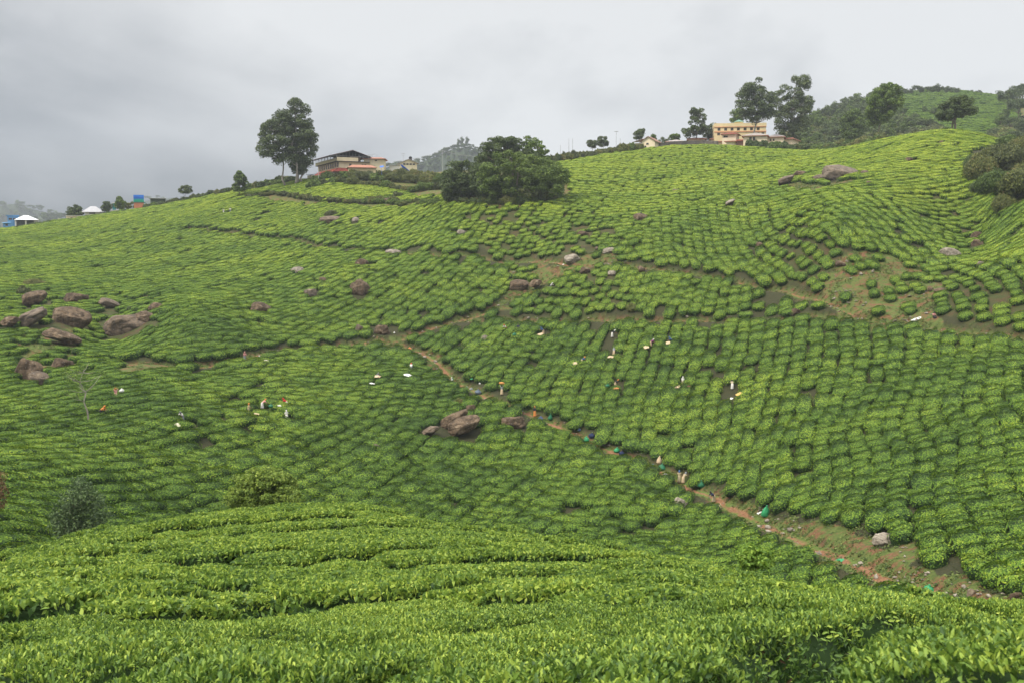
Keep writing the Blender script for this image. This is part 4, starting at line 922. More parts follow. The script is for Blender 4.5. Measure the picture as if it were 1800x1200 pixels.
tree('leafy_tree', (1252,252), 432, [(1238,240),(1244,228),(1252,222),(1260,230),(1258,245),(1245,250)], 4.5, 20, m_euc, .42, 'small greyish tree touching the left edge of the yellow building', group=RG, trunk_r=.15, seed=18)
tree('conifer_tree', (1185,256), 430, [(1176,248),(1180,240),(1186,232),(1192,240),(1193,248)], 3.2, 14, m_lime, .4, 'small pointed yellow green tree behind the low red roofs', trunk_r=.12, seed=19)
tree('umbrella_tree', (1125,262), 430, [(1115,240),(1117,232),(1125,228),(1133,231),(1134,238),(1128,240),(1125,246),(1117,247)], 3.3, 20, m_euc, .4, 'little flat topped tree behind the small gabled house', trunk_r=.14, seed=20)
tree('leafy_tree', (1149,262), 425, [(1144,246),(1148,237),(1153,244),(1153,256),(1146,256)], 3, 12, m_mid, .4, 'small upright bush tree right behind the small gabled house', trunk_r=.1, seed=21)
tree('leafy_tree', (1166,262), 430, [(1158,250),(1164,243),(1172,245),(1173,253),(1162,256)], 3, 12, m_euc, .35, 'thin grey twiggy tree between the gabled house and the low roofs', trunk_r=.08, seed=22, dens=.5)
tree('eucalyptus_tree', (1040,264), 470, [(1033,258),(1034,250),(1040,246),(1047,249),(1049,257),(1043,261)], 2.8, 16, m_euc, .45, 'left one of two small trees on the skyline behind the ridge hedge', trunk_r=.15, seed=23)
tree('eucalyptus_tree', (1060,264), 465, [(1049,248),(1053,243),(1064,242),(1069,247),(1067,256),(1056,258)], 3, 20, m_euc, .45, 'right one of two small trees on the skyline behind the ridge hedge', trunk_r=.15, seed=24)
tree('leafy_tree', (1544,240), 385, [(1526,215),(1527,195),(1531,180),(1540,164),(1552,155),(1565,160),(1576,170),(1578,185),(1572,200),(1560,214),(1545,220),(1530,222)], 6, 80, m_lime, .44, 'tall light green tree rising from the scrub left of the right knoll', group=RG, trunk_r=.28, seed=25, per=190, limbs=20)
tree('leafy_tree', (1496,262), 420, [(1480,235),(1482,215),(1490,203),(1502,200),(1511,210),(1512,228),(1508,245),(1490,250)], 6, 44, m_mid, .45, 'bushy yellow green tree in the scrub below the forest', group=RG, trunk_r=.2, seed=26, per=180)
tree('umbrella_tree', (1673,231), 322, [(1650,206),(1652,195),(1660,185),(1674,180),(1690,181),(1702,189),(1706,200),(1700,208),(1690,206),(1678,211),(1664,212),(1654,213)], 4.8, 74, m_dark, .33, 'dark dome crowned tree standing on top of the right knoll', trunk_r=.28, trunks=[(1672,231),(1676,231),(1679,231)], seed=27, per=230, limbs=30)
tree('leafy_tree', (325,346), 410, [(314,336),(318,330),(326,328),(334,331),(335,338),(325,341)], 3, 16, m_euc, .42, 'small rounded tree rising out of the hedge on the left ridge', trunk_r=.12, seed=28)
tree('leafy_tree', (132,392), 455, [(122,380),(124,370),(132,365),(141,368),(143,378),(136,385),(125,386)], 3.4, 24, m_dark, .45, 'dark tree behind the cream wall in the left village', trunk_r=.15, seed=29)
tree('leafy_tree', (188,372), 445, [(180,366),(183,359),(190,357),(196,362),(196,370),(184,372)], 3, 16, m_dark, .42, 'small dark round tree between the grey roof and the teal tower', trunk_r=.12, seed=30)
tree('conifer_tree', (211,368), 442, [(204,366),(206,356),(211,348),(217,356),(219,364),(212,370)], 3, 22, m_mid, .42, 'pointed green tree beside the teal tower', trunk_r=.12, seed=31)
tree('leafy_tree', (226,366), 446, [(219,362),(224,356),(232,357),(236,364),(224,368)], 2.8, 14, m_scrub, .4, 'low bushy tree left of the orange and blue billboard shed', trunk_r=.1, seed=32)
# near the viewer: shrubs in the dip behind the bed
tree('leafy_shrub', (147,955), 62, [(106,935),(104,905),(115,888),(128,872),(140,850),(156,862),(168,872),(186,895),(190,920),(182,945),(150,955),(120,950)], 13, 70, m_blue, .13, 'grey green loose leaved young tree at the left edge of the near bed', trunk_r=.07, seed=33, per=62, limbs=26)
tree('leafy_shrub', (463,900), 64, [(410,880),(414,850),(434,834),(465,828),(498,838),(517,856),(520,880),(500,894),(450,897),(416,892)], 11, 110, leafmat('fresh_leaf', [(0, (.06, .10, .02)), (.5, (.17, .26, .035)), (1, (.36, .44, .08))], .1, .3), .13, 'big round light green shrub behind the crest of the near bed', trunk_r=.06, seed=34, per=280, limbs=10)
tree('leafy_shrub', (-4,900), 78, [(-20,880),(-18,845),(-6,832),(4,845),(8,870),(4,895),(-14,900)], 8, 26, leafmat('rusty_leaf', [(0, (.06, .035, .02)), (.5, (.16, .09, .035)), (1, (.26, .17, .07))], .1, .2), .14, 'rust coloured twiggy shrub cut off by the left edge', trunk_r=.05, seed=35, per=45)
tree('sapling', (157,748), None, [(112,690),(116,664),(130,648),(150,644),(172,648),(188,652),(190,664),(170,672),(162,690),(140,696),(128,700)], 9, 22, m_lime, .16, 'thin sparse young tree with almost bare branches on the lower left slope', trunk_r=.12, bark=m_bark2, seed=36, per=26, limbs=22)
tree('leafy_shrub', (1325,1003), 24, [(1300,985),(1303,968),(1312,962),(1330,958),(1345,968),(1355,985),(1350,998),(1310,998)], 9, 34, leafmat('shoot_leaf', [(0, (.07, .14, .02)), (.5, (.16, .28, .035)), (1, (.30, .42, .06))], .1, .3), .085, 'tuft of tall unclipped bright shoots sticking up from the near bed', trunk_r=.02, seed=37, per=46, limbs=18)
tree('leafy_shrub', (1602,1075), 20, [(1580,1062),(1584,1046),(1600,1038),(1620,1042),(1636,1058),(1628,1070),(1600,1072)], 8, 22, m_blue, .09, 'broad leaved weed at the edge of the near bed by the path', trunk_r=.02, seed=38, per=40, limbs=14)
# ---- shrub kinds, copied along hedges and thickets
def shrub_src(m, seed, n=26, per=150, leaf=.16):
    g = np.random.default_rng(seed); D = rand_unit(n, g); D[:, 2] = np.abs(D[:, 2]) * .8; Cc = D * g.uniform(.35, .75, (n, 1)) * (1, 1, .9)
    return crown_mesh('shrub', Cc + (0, 0, .25), g.uniform(.22, .42, n), per, leaf, m, .85, g)
SH = {k: [shrub_src(m, 60 + i + j * 7) for i in range(3)] for j, (k, m) in enumerate((('scrub', m_scrub), ('olive', m_olive), ('mid', m_mid), ('dark', m_dark), ('lime', m_lime), ('blue', m_blue)))}
SHB = {k: [shrub_src(m, 90 + i + j * 7, 60, 330, .062) for i in range(2)] for j, (k, m) in enumerate((('scrub', m_scrub), ('olive', m_olive), ('mid', m_mid), ('dark', m_dark), ('blue', m_blue)))}
def shrub(px, py, wpx, hpx, kind, lab, grp, d=None, name='shrub', g=random):
    if d is None: p = hit(px, py, 0, 45); d = math.hypot(p[0], p[1])
    a = float(azt(px, py)[0]); x_, y_ = math.sin(a) * d, math.cos(a) * d; s = d / F
    o = obj(name, g.choice(SHB[kind] if wpx >= 26 and kind in SHB else SH[kind]), None, (x_, y_, Hs(x_, y_) - .2), (0, 0, g.uniform(0, 6.28))); o.scale = (wpx * s * .52, wpx * s * .52, hpx * s * .95 + .25)
    return tag(o, lab, 'shrub', grp)
def hedge(line, w_, h_, kinds, lab, grp, step=.55, rows=1, d=None, jit=.2):
    pts = np.array(line, float); seg = np.hypot(*np.diff(pts[:, :2], axis=0).T); s = np.concatenate([[0], np.cumsum(seg)])
    for r in range(rows):
        q = np.arange(r * w_ * step / max(rows, 1), s[-1], w_ * step)
        for u in q:
            px, py = np.interp(u, s, pts[:, 0]), np.interp(u, s, pts[:, 1]); k = random.uniform(1 - jit, 1 + jit)
            dd = None if d is None else (np.interp(px, [p[0] for p in line], d) + r * 2.5 if hasattr(d, '__len__') else d + r * 2.5)
            shrub(px + random.uniform(-1, 1) * w_ * .15, py - (r * h_ * .35 if d is None else 0), w_ * k, h_ * k * (1 + .15 * r), random.choice(kinds), lab, grp, dd)
hedge([(545,318),(600,322),(650,328),(700,336),(740,345),(780,344)], 22, 15, ('scrub', 'scrub', 'olive', 'mid'), 'olive brown scrub bush in the thick belt below the cream buildings', 'scrub belt below the cream buildings', .6, d=[345,345,336,328,320,315])
hedge([(560,310),(620,314),(680,322),(740,330),(785,335)], 24, 15, ('scrub', 'scrub', 'mid', 'olive'), 'olive green scrub bush high in the belt below the cream buildings', 'upper scrub below the cream buildings', .6, d=[358,358,350,343,335])
hedge([(640,305),(690,312),(740,316),(785,320)], 24, 17, ('scrub', 'mid', 'scrub'), 'tall olive scrub bush right below the red roofs', 'tallest scrub below the red roofs', .6, d=[366,364,356,348])
hedge([(436,334),(460,332),(490,326),(525,322)], 20, 12, ('mid', 'dark', 'scrub'), 'dark green bush in the mound under the eucalyptus group', 'bushes under the eucalyptus group', .5, rows=2, d=372)
hedge([(294,360),(330,354),(370,350),(420,342)], 15, 9, ('scrub', 'olive', 'dark'), 'brownish hedge bush along the left ridge', 'hedge along the left ridge', .6, rows=1, d=[420,408,396,384])
hedge([(440,350),(480,342),(550,352),(620,356),(700,354)], 17, 8, ('scrub', 'olive', 'scrub'), 'low scrub bush below the bright wedge of tea', 'low scrub below the bright tea wedge', .6)
hedge([(640,357),(680,358),(720,364),(770,362)], 18, 9, ('mid', 'scrub'), 'green brush left of the dark clump', 'brush left of the dark clump', .6, rows=2)
hedge([(800,345),(850,342),(900,340),(950,342),(980,344)], 30, 32, ('dark', 'mid', 'mid'), 'big green bush filling the inside of the dark clump', 'bushes inside the dark clump', .5)
hedge([(785,357),(830,360),(880,360),(940,358),(985,352)], 17, 13, ('dark', 'olive', 'dark', 'scrub'), 'dark undergrowth bush at the foot of the dark clump', 'undergrowth of the dark clump', .5)
hedge([(948,284),(985,280),(1015,276)], 15, 15, ('olive', 'scrub', 'dark'), 'dark hedge bush on the ridge right of the dark clump', 'ridge hedge right of the dark clump', .55, rows=2, d=[362,368,374])
hedge([(1015,276),(1050,270),(1085,266),(1112,264)], 14, 11, ('scrub', 'olive', 'scrub'), 'ridge hedge bush left of the small gabled house', 'ridge hedge left of the gabled house', .5, rows=2, d=[376,382,388,390])
hedge([(1096,262),(1126,262)], 16, 17, ('scrub', 'scrub', 'mid'), 'bush of the rounded mound against the small gabled house', 'bushes against the gabled house', .45, d=[386,386])
hedge([(1322,258),(1345,259),(1370,260),(1392,262)], 19, 15, ('dark', 'dark', 'mid'), 'dense dark bush in front of the yellow bungalows', 'dark bushes in front of the yellow bungalows', .5, d=[392,390,384,378])
hedge([(1400,264),(1440,262),(1480,256),(1520,250),(1560,244)], 22, 13, ('mid', 'dark', 'scrub'), 'bush of the dark green band between the tea and the forest', 'bushes between the tea and the forest', .5, rows=2, d=[384,378,368,356,346])
hedge([(1440,268),(1460,266),(1480,262)], 12, 7, ('mid', 'mid'), 'small green bush at the edge of the grass clearing near the forest', 'small bushes by the upper clearing', .6, d=[366,362,358])
for px, py, w_, h_, k in ((1722,318,52,46,'scrub'), (1768,300,56,44,'olive'), (1795,275,46,34,'scrub'), (1748,340,56,40,'mid'), (1790,352,62,52,'scrub'), (1765,372,46,28,'scrub'), (1740,296,44,34,'scrub'), (1712,300,34,26,'dark'), (1800,322,44,34,'scrub'), (1770,262,44,20,'mid'), (1722,342,34,24,'dark')):
    shrub(px, py, w_, h_, k, 'large brownish green bush in the thicket on the right edge above the gully', 'big bushes at the right edge')
for px, py, w_, h_, k, lab in ((120,948,60,30,'mid','low green bush at the foot of the grey green young tree'), (215,935,66,34,'blue','grey green bush right of the grey green young tree'), (262,922,54,26,'mid','green bush in the dip between the young tree and the flowers'), (545,884,40,18,'mid','small bush right of the big round shrub'),
    (395,904,44,26,'mid','leafy bush between the flowers and the big round shrub'), (60,505,40,14,'scrub','brush on top of the left edge boulder'), (42,522,24,22,'olive','brush left of the left edge boulder'), (583,382,26,12,'olive','brush capping the long low boulder'), (230,548,20,12,'dark','bush between the rough boulder and the cluster'),
    (1110,548,22,14,'scrub','scrubby bush among the pale bushes under the junction'), (700,348,24,12,'olive','brown bush beside the flat rock'), (806,715,22,14,'scrub','dark weed behind the central outcrop'), (1440,300,18,8,'lime','pale weeds at the left of the huge boulder'), (1450,290,14,7,'mid','bush behind the huge boulder'), (802,750,16,12,'mid','green tuft between the slabs of the central outcrop')):
    shrub(px, py, w_, h_, k, lab, 'single bushes', d={120:64,215:66,262:68,545:60,395:62}.get(px))
# flowering lantana: leaf mass with pink flower heads
def lantana(px, py, wpx, hpx, d, lab):
    a = float(azt(px, py)[0]); x_, y_ = math.sin(a) * d, math.cos(a) * d; s = d / F; root = empty('flowering_shrub', (x_, y_, Hs(x_, y_)), 0, lab, 'flowering shrub', 'pink flowering shrubs behind the near bed')
    top = float(azt(px, py - hpx * .5)[1]) * d - Hs(x_, y_); g = np.random.default_rng(px); W_ = wpx * s / 2; n = 26
    Cc = np.stack([g.uniform(-W_, W_, n), g.uniform(-1, 1, n), g.uniform(.15, 1, n) * top], 1)
    obj('foliage', crown_mesh('foliage', Cc, g.uniform(.3, .5, n), 120, .09, SH['lime'][0].materials[0] if px % 2 else m_scrub, .8, g), root)
    mb = MB()
    for _ in range(46):
        c = Cc[g.integers(n)] + rand_unit(1, g)[0] * .42 * (1, 1, .8); c[2] = abs(c[2])
        mb.add([c + (0.07, 0, 0), c + (0, .07, 0), c + (-.07, 0, 0), c + (0, -.07, 0), c + (0, 0, .06), c + (0, 0, -.04)], [(0,1,4),(1,2,4),(2,3,4),(3,0,4),(1,0,5),(2,1,5),(3,2,5),(0,3,5)])
    mb.build('blossoms', flat('pink_petal', (.62, .26, .20), .6, .4, 9), root)
lantana(300, 915, 50, 24, 57, 'shrub with pink flowers behind the near bed, left patch')
lantana(403, 888, 62, 34, 60, 'wider shrub with pink flowers left of the big round shrub')
# ---- forest on the far right hill
FT = []
for j, (m, sh) in enumerate(((m_euc, 'r'), (m_mid, 'r'), (m_dark, 'u'), (m_euc, 't'), (m_mid, 't'))):
    g = np.random.default_rng(80 + j); n = 34; hh = 1.0
    if sh == 'u': Cc = np.stack([g.uniform(-.42, .42, n), g.uniform(-.42, .42, n), g.uniform(.62, .9, n)], 1)
    else:
        Cc = rand_unit(n, g) * g.uniform(.2, 1, (n, 1)) ** .5 * ((.36, .36, .36) if sh == 'r' else (.25, .25, .42)); Cc[:, 2] += .58
    r = empty('forest_tree', (0, 0, -500)); obj('crown', crown_mesh('crown', Cc, g.uniform(.10, .17, n), 70, .052, m, .85, g), r)
    mb = MB(); mb.tube([(0, 0, -.05), (.01, 0, .3), (-.01, .01, .75)], [.022, .016, .006], 6)
    for q in Cc[:7]: mb.tube([(0, 0, .35), tuple(q)], [.010, .004], 4)
    mb.build('trunk', m_wood, r); FT.append(r)
usedF = set()
def forest_tree(px, py, hpx, kind, lab, grp, dmin=440, d=None):
    if d is None: p = hit(px, py, 0, dmin); d = math.hypot(p[0], p[1])
    if d > 1500: return
    a = float(azt(px, py)[0]); x_, y_ = math.sin(a) * d, math.cos(a) * d; s = d / F; r = FT[kind]
    if kind in usedF: r = copy_tree(r)
    usedF.add(kind); r.location = (x_, y_, Hs(x_, y_) - .3); k = hpx * s; r.scale = (k * random.uniform(.85, 1.15), k * random.uniform(.85, 1.15), k); r.rotation_euler = (0, 0, random.uniform(0, 6.28))
    tag(r, lab, 'tree', grp)
gf = random.Random(5)
for px, py, h_ in ((1440,196,20),(1452,196,22),(1468,192,20),(1480,190,20),(1492,186,18),(1503,184,20),(1514,182,18),(1526,178,20),(1532,174,16),(1572,168,16),(1582,166,14),(1592,164,13),(1602,162,12),(1612,160,16),(1620,159,13),(1630,158,13),(1640,158,14),(1648,159,16),(1656,159,12),(1664,160,14),(1672,160,12),(1682,161,12)):
    forest_tree(px, py, h_, gf.choice((0, 2, 3, 0)), 'dark tree on the skyline of the far right hill', 'skyline trees of the far right hill', d=740 if px > 1560 else 640)
for px, py, h_ in ((1708,162,7),(1716,163,6),(1722,163,9),(1734,165,6),(1742,165,6),(1752,167,5)):
    forest_tree(px, py, h_, gf.choice((0, 2)), 'small far tree on the right part of the skyline', 'small skyline trees at the right', d=770)
for px, py, h_ in ((1772,200,36),(1786,190,30),(1796,186,34),(1790,215,36),(1765,215,22),(1758,228,24),(1776,232,24),(1798,240,30),(1745,246,20),(1730,252,18),(1784,252,20)):
    forest_tree(px, py, h_, gf.choice((2, 1, 0)), 'dark tree in the wood at the right edge of the far hill', 'wood at the right edge')
FP = [(1402,262),(1404,222),(1440,200),(1480,192),(1530,184),(1566,176),(1575,200),(1610,214),(1640,228),(1560,250),(1500,262)]
cnt = 0
while cnt < 150:
    px, py = gf.uniform(1402, 1640), gf.uniform(178, 262)
    if not in_poly2(FP, px, py)[0]: continue
    cnt += 1; forest_tree(px, py, gf.uniform(14, 27), gf.choice((0, 1, 1, 3, 4, 2)), 'tree of the mixed wood on the slope of the far right hill', 'mixed wood on the far right hill')
for px, py, h_ in ((1625,200,14),(1640,206,18),(1600,222,16),(1655,212,12),(1632,222,14),(1690,236,9),(1612,232,12)):
    forest_tree(px, py, h_, 1, 'scattered yellow green tree among the tea of the far right hill', 'trees among the far tea')
for k in range(5):
    if k not in usedF: bpy.data.objects.remove(FT[k])
# undergrowth of that wood: too dense to count
g = np.random.default_rng(44); q = []
FPw = FP + []
ux_ = g.uniform(1395, 1660, 5200); uy_ = g.uniform(180, 268, 5200); kk = in_poly([(1398,266),(1400,226),(1440,206),(1480,196),(1530,186),(1566,178),(1580,205),(1615,216),(1660,232),(1640,244),(1560,254),(1500,264)], ux_, uy_)
for px, py in zip(ux_[kk][:1500], uy_[kk][:1500]):
    p = hit(px, py, 0, 430)
    if p[1] < 1500: q.append(p)
ux_ = g.uniform(1690, 1820, 900); uy_ = g.uniform(195, 268, 900)
for px, py in zip(ux_, uy_):
    if py > 262 - (px - 1690) * .45 or py > 240: 
        p = hit(px, py, 0, 400)
        if p[1] < 1500: q.append(p)
q = np.array(q); srcS = {}
for o_ in COL.objects:
    if o_.type == 'MESH' and o_.name.startswith('shrub') and o_.data.name not in srcS: srcS[o_.data.name] = o_
sS = [srcS[m.name] for k in ('mid', 'scrub', 'olive') for m in SH[k] if m.name in srcS]
o = instancer('undergrowth', q - (0, 0, .5), np.stack([0*q[:, 0], 0*q[:, 0], g.uniform(0, 6.28, len(q))], 1), g.uniform(2.0, 4.2, (len(q), 1)) * np.array([[1, 1, .8]]), g.integers(0, len(sS), len(q)), sS)
tag(o, 'dense undergrowth covering the far right hill between the trees', 'undergrowth', kind='stuff')
# ---- low herbs and grass on the open ground
def herbs():
    g = np.random.default_rng(9); n = 420; xx = []; 
    gx, gy = [], []
    for P, dens in BARE:
        lo, hi = P.min(0), P.max(0); k = int((hi[0]-lo[0]) * (hi[1]-lo[1]) * 5); a_ = g.uniform(lo[0], hi[0], k); b_ = g.uniform(lo[1], hi[1], k); m_ = in_poly(P, a_, b_) & (vnoise(a_, b_, 2.4, 40) > .42); gx.append(a_[m_]); gy.append(b_[m_])
    for _, hw, P, _l in PW:
        k = len(P) * 14; i = g.integers(0, len(P), k); o_ = g.choice([-1, 1], k) * (hw * .7 + g.exponential(.5, k)); tt = np.gradient(P, axis=0)[i]; tt /= np.linalg.norm(tt, axis=1, keepdims=True)
        gx.append(P[i, 0] - tt[:, 1] * o_); gy.append(P[i, 1] + tt[:, 0] * o_)
    gx = np.concatenate(gx); gy = np.concatenate(gy); k = len(gx); m3 = 5
    X = np.repeat(gx, m3) + g.normal(0, .16, k * m3); Y = np.repeat(gy, m3) + g.normal(0, .16, k * m3); Zh = H(X, Y) + .06
    V, Q = leaves_simple(np.stack([X, Y, Zh + g.uniform(0, .12, len(X))], 1), nrm(np.array((0, 0, 1.)) + rand_unit(len(X), g) * .8), g.uniform(.12, .3, len(X)), .5, g)
    return np_mesh('grass', V, quads=Q, mats=[leafmat('herb_leaf', [(0, (.03, .05, .012)), (.5, (.08, .125, .02)), (1, (.18, .22, .05))], 0, .2, (.4, .6))])
tag(obj('grass', herbs()), 'low grass and herbs on the open ground and along the paths', 'grass', kind='stuff')

def stones():
    g = np.random.default_rng(19); gx, gy = [], []
    for P, dens in BARE[:3] + BARE[4:7]:
        lo, hi = P.min(0), P.max(0); k = int((hi[0]-lo[0]) * (hi[1]-lo[1]) * 1.1); a_ = g.uniform(lo[0], hi[0], k); b_ = g.uniform(lo[1], hi[1], k); m_ = in_poly(P, a_, b_) & (vnoise(a_, b_, 3.4, 51) > .5); gx.append(a_[m_]); gy.append(b_[m_])
    for _, hw, P, _l in PW:
        k = len(P); i = g.integers(0, k, k); gx.append(P[i, 0] + g.normal(0, hw * .8, k)); gy.append(P[i, 1] + g.normal(0, hw * .8, k))
    gx, gy = np.concatenate(gx), np.concatenate(gy); bm = bmesh.new(); bmesh.ops.create_icosphere(bm, subdivisions=1, radius=1); B0 = np.array([v.co[:] for v in bm.verts]); F0 = np.array([[v.index for v in f.verts] for f in bm.faces]); bm.free()
    n = len(gx); sz = .05 + g.exponential(.07, n); V = B0[None] * (1 + g.normal(0, .17, (n, len(B0), 1))) * (sz[:, None] * g.uniform(.6, 1.4, (n, 3)))[:, None] * (1, 1, .6) + np.stack([gx, gy, H(gx, gy) + .05 + sz * .2], 1)[:, None]
    return np_mesh('stones', V.reshape(-1, 3), tris=(F0[None] + (np.arange(n) * len(B0))[:, None, None]).reshape(-1, 3), mats=[m_rock2])
tag(obj('stones', stones()), 'small loose stones scattered on the bare earth and the paths', 'stones', kind='stuff')
# ---------------------------------------------------------------- buildings
m_cream = flat('cream_plaster', (.66, .58, .40), .85, .10, .35, streak=True)
m_yellow = flat('yellow_plaster', (.72, .60, .35), .85, .08, .3, streak=True)
m_peach = flat('peach_plaster', (.72, .61, .45), .85, .08, .3, streak=True)
m_white = flat('white_plaster', (.68, .66, .60), .85, .12, .4, streak=True)
m_red = flat('red_painted_tin', (.30, .065, .045), .6, .22, .8, streak=True)
m_orange = flat('orange_roof_tile', (.33, .15, .10), .7, .18, 1.2)
m_brownroof = flat('weathered_tile', (.27, .15, .115), .85, .25, 1.5)
m_greyroof = flat('grey_roof_sheet', (.33, .29, .27), .6, .18, .8)
m_pale = flat('pale_roof_sheet', (.55, .57, .60), .5, .1, .5)
m_under = flat('dark_roof_underside', (.035, .04, .055), .8, .2, 1)
m_steel = flat('steel_tube', (.35, .35, .36), .5, .15, 2)
m_glass = mat('window_glass', lambda t, p, o: (setattr(p.inputs['Base Color'], 'default_value', (.03, .035, .04, 1)), setattr(p.inputs['Roughness'], 'default_value', .15), setattr(p.inputs['Specular IOR Level'], 'default_value', .5)))
m_frame = flat('window_frame_paint', (.25, .17, .10), .7, .1, 2)
m_stone = mat('stone_wall', lambda t, p, o: t.links.new(ramp(t, tnoise(t, 1.4, 5, .7), [(.3, (.05, .045, .04)), (.5, (.12, .105, .09)), (.7, (.22, .19, .16))]), p.inputs['Base Color']))
m_teal = flat('teal_paint', (.03, .22, .20), .7, .15, 1)
m_blueb = flat('blue_paint', (.12, .30, .55), .7, .15, .8)
m_tarp = flat('blue_tarpaulin', (.02, .13, .62), .5, .2, 1.5)
m_black = flat('black_plastic', (.012, .013, .015), .4, .1, 2)
m_salmon = flat('salmon_paint', (.62, .24, .13), .8, .1, .6, streak=True)
class Bld:
    def __init__(s, name, px, py, d, yaw, label, cat='building', group=None):
        a, t = azt(px, py); s.px, s.py, s.d, s.s = px, py, d, d / F; s.a = float(a)
        s.x, s.y, s.z = math.sin(s.a) * d, math.cos(s.a) * d, float(t) * d; s.yaw = R(yaw); g0 = min(Hs(s.x + e, s.y + f) for e in (-6, 0, 6) for f in (0, 8)) - .6
        s.low = min(g0 - s.z, -.5); s.root = empty(name, (s.x, s.y, s.z), -s.a + s.yaw, label, cat, group)
    def X(s, px): return (px - s.px) * s.s / max(math.cos(s.yaw), .3)
    def Zm(s, py): return (s.py - py) * s.s
    def part(s, name, mb, m, parent=None, label=None):
        o = mb.build(name, m, parent or s.root)
        if label: o['label'] = label
        return o
    def walls(s, x0, x1, z0, z1, y0, y1, m, name='wall', wins=(), ww=1.0, wh=1.2, frame=None, side_wins=()):
        """front wall with real openings: a box shell with reveals, glass set back, frames as sub-parts"""
        w = MB(); xs_ = [x0]
        for cx, cz in sorted(wins): xs_ += [cx - ww/2, cx + ww/2]
        w.box(x0, y0 + .3, z0, x1, y1, z1)      # body behind the front skin
        o = None; k = x0
        ws = sorted(wins)
        if ws:
            zc = ws[0][1]; zb, zt = zc - wh/2, zc + wh/2
            w.box(x0, y0, z0, x1, y0 + .296, zb); w.box(x0, y0, zt, x1, y0 + .296, z1)
            e = x0
            for cx, _ in ws: w.box(e, y0, zb + .002, cx - ww/2, y0 + .296, zt - .002); e = cx + ww/2
            w.box(e, y0, zb + .002, x1, y0 + .296, zt - .002)
        else: w.box(x0, y0, z0, x1, y0 + .296, z1)
        o = s.part(name, w, m)
        for cx, cz in ws:
            q = MB(); q.box(cx - ww/2 + .01, y0 + .2, cz - wh/2 + .01, cx + ww/2 - .01, y0 + .24, cz + wh/2 - .01); wo = s.part('window', q, m_glass)
            f = MB(); t_ = .07
            for (a_, b_, c_, d_) in ((cx-ww/2, cx-ww/2+t_, cz-wh/2, cz+wh/2), (cx+ww/2-t_, cx+ww/2, cz-wh/2, cz+wh/2), (cx-ww/2+t_, cx+ww/2-t_, cz+wh/2-t_, cz+wh/2), (cx-ww/2+t_, cx+ww/2-t_, cz-wh/2, cz-wh/2+t_), (cx-t_/2, cx+t_/2, cz-wh/2+t_, cz+wh/2-t_)): f.box(a_, y0 + .12, c_, b_, y0 + .19, d_)
            s.part('frame', f, frame or m_frame, wo)
        return o
# cream hall with the open truss roof ------------------------------------------------
B = Bld('hall_building', 596, 309, 368, 17, 'long cream two storey hall with red awning and open dark truss roof')
low = B.low; Lx, Ly = 11.2, 27.0; wl = MB()
wl.box(0, 0, low, Lx, Ly, 2.6); wl.box(.02, .02, 2.602, Lx - .02, Ly, 5.0); B.part('wall', wl, m_cream)
q = MB(); q.box(-.9, -.9, 5.0, Lx + .3, Ly + .4, 5.18); B.part('balcony_slab', q, m_under)
q = MB(); q.box(-.9, -.9, 5.182, Lx * .62, -.74, 6.5); q.box(-.9, -.738, 5.182, -.74, Ly + .4, 6.3); B.part('parapet', q, m_cream)
for k in range(9):        # windows of the long side (faces -x)
    y0_ = .8 + k * 2.85; q = MB(); q.box(-.03, y0_, 3.2, .06, y0_ + 1.35, 4.75); wo = B.part('window', q, m_glass)
    f = MB(); f.box(-.08, y0_ - .08, 3.1, -.032, y0_, 4.85); f.box(-.08, y0_ + 1.35, 3.1, -.032, y0_ + 1.43, 4.85); f.box(-.08, y0_ + .62, 3.1, -.032, y0_ + .7, 4.85); B.part('frame', f, m_frame, wo)
for x0_, z0_, w_, h_ in ((3.9, 3.4, .8, .9), (5.6, 2.75, .5, 1.1), (8.6, 3.0, .6, 1.3), (9.6, 3.0, .6, 1.3)):
    q = MB(); q.box(x0_, -.03, z0_, x0_ + w_, .06, z0_ + h_); wo = B.part('window', q, m_glass); f = MB(); f.box(x0_ - .07, -.07, z0_ - .07, x0_ + w_ + .07, -.032, z0_); f.box(x0_ - .07, -.07, z0_ + h_, x0_ + w_ + .07, -.032, z0_ + h_ + .07); B.part('frame', f, m_frame, wo)
q = MB(); q.slab((-1.9, -1.0, 1.3), (0, 0, 2.75), (0, Ly, 2.75), (-1.9, Ly + 1, 1.3), .1); q.slab((-1.9, -1.0, 1.3), (4.6, -1.6, 1.6), (4.4, 0, 2.6), (0, 0, 2.75), .1); B.part('awning', q, m_red)
q = MB()
for k in range(8): q.tube([(-1.75, k * 3.8, low), (-1.75, k * 3.8, 1.35)], .06, 6)
B.part('awning_posts', q, m_white)
q = MB(); apx = Lx * .46; ez, az_ = 7.0, 9.2
q.slab((-3.4, -.4, ez), (apx, -.4, az_), (apx, Ly + 1, az_), (-3.4, Ly + 1, ez), -.10); q.slab((apx, -.4, az_), (Lx + 1.1, -.4, ez - .1), (Lx + 1.1, Ly + 1, ez - .1), (apx, Ly + 1, az_), -.10); rf = B.part('roof', q, m_under)
q = MB(); q.slab((-3.45, -.45, ez + .03), (apx, -.45, az_ + .03), (apx, Ly + 1, az_ + .03), (-3.45, Ly + 1, ez + .03), .04); q.slab((apx, -.45, az_ + .03), (Lx + 1.15, -.45, ez - .07), (Lx + 1.15, Ly + 1, ez - .07), (apx, Ly + 1, az_ + .03), .04); B.part('roof_sheet', q, m_red, rf)
q = MB()
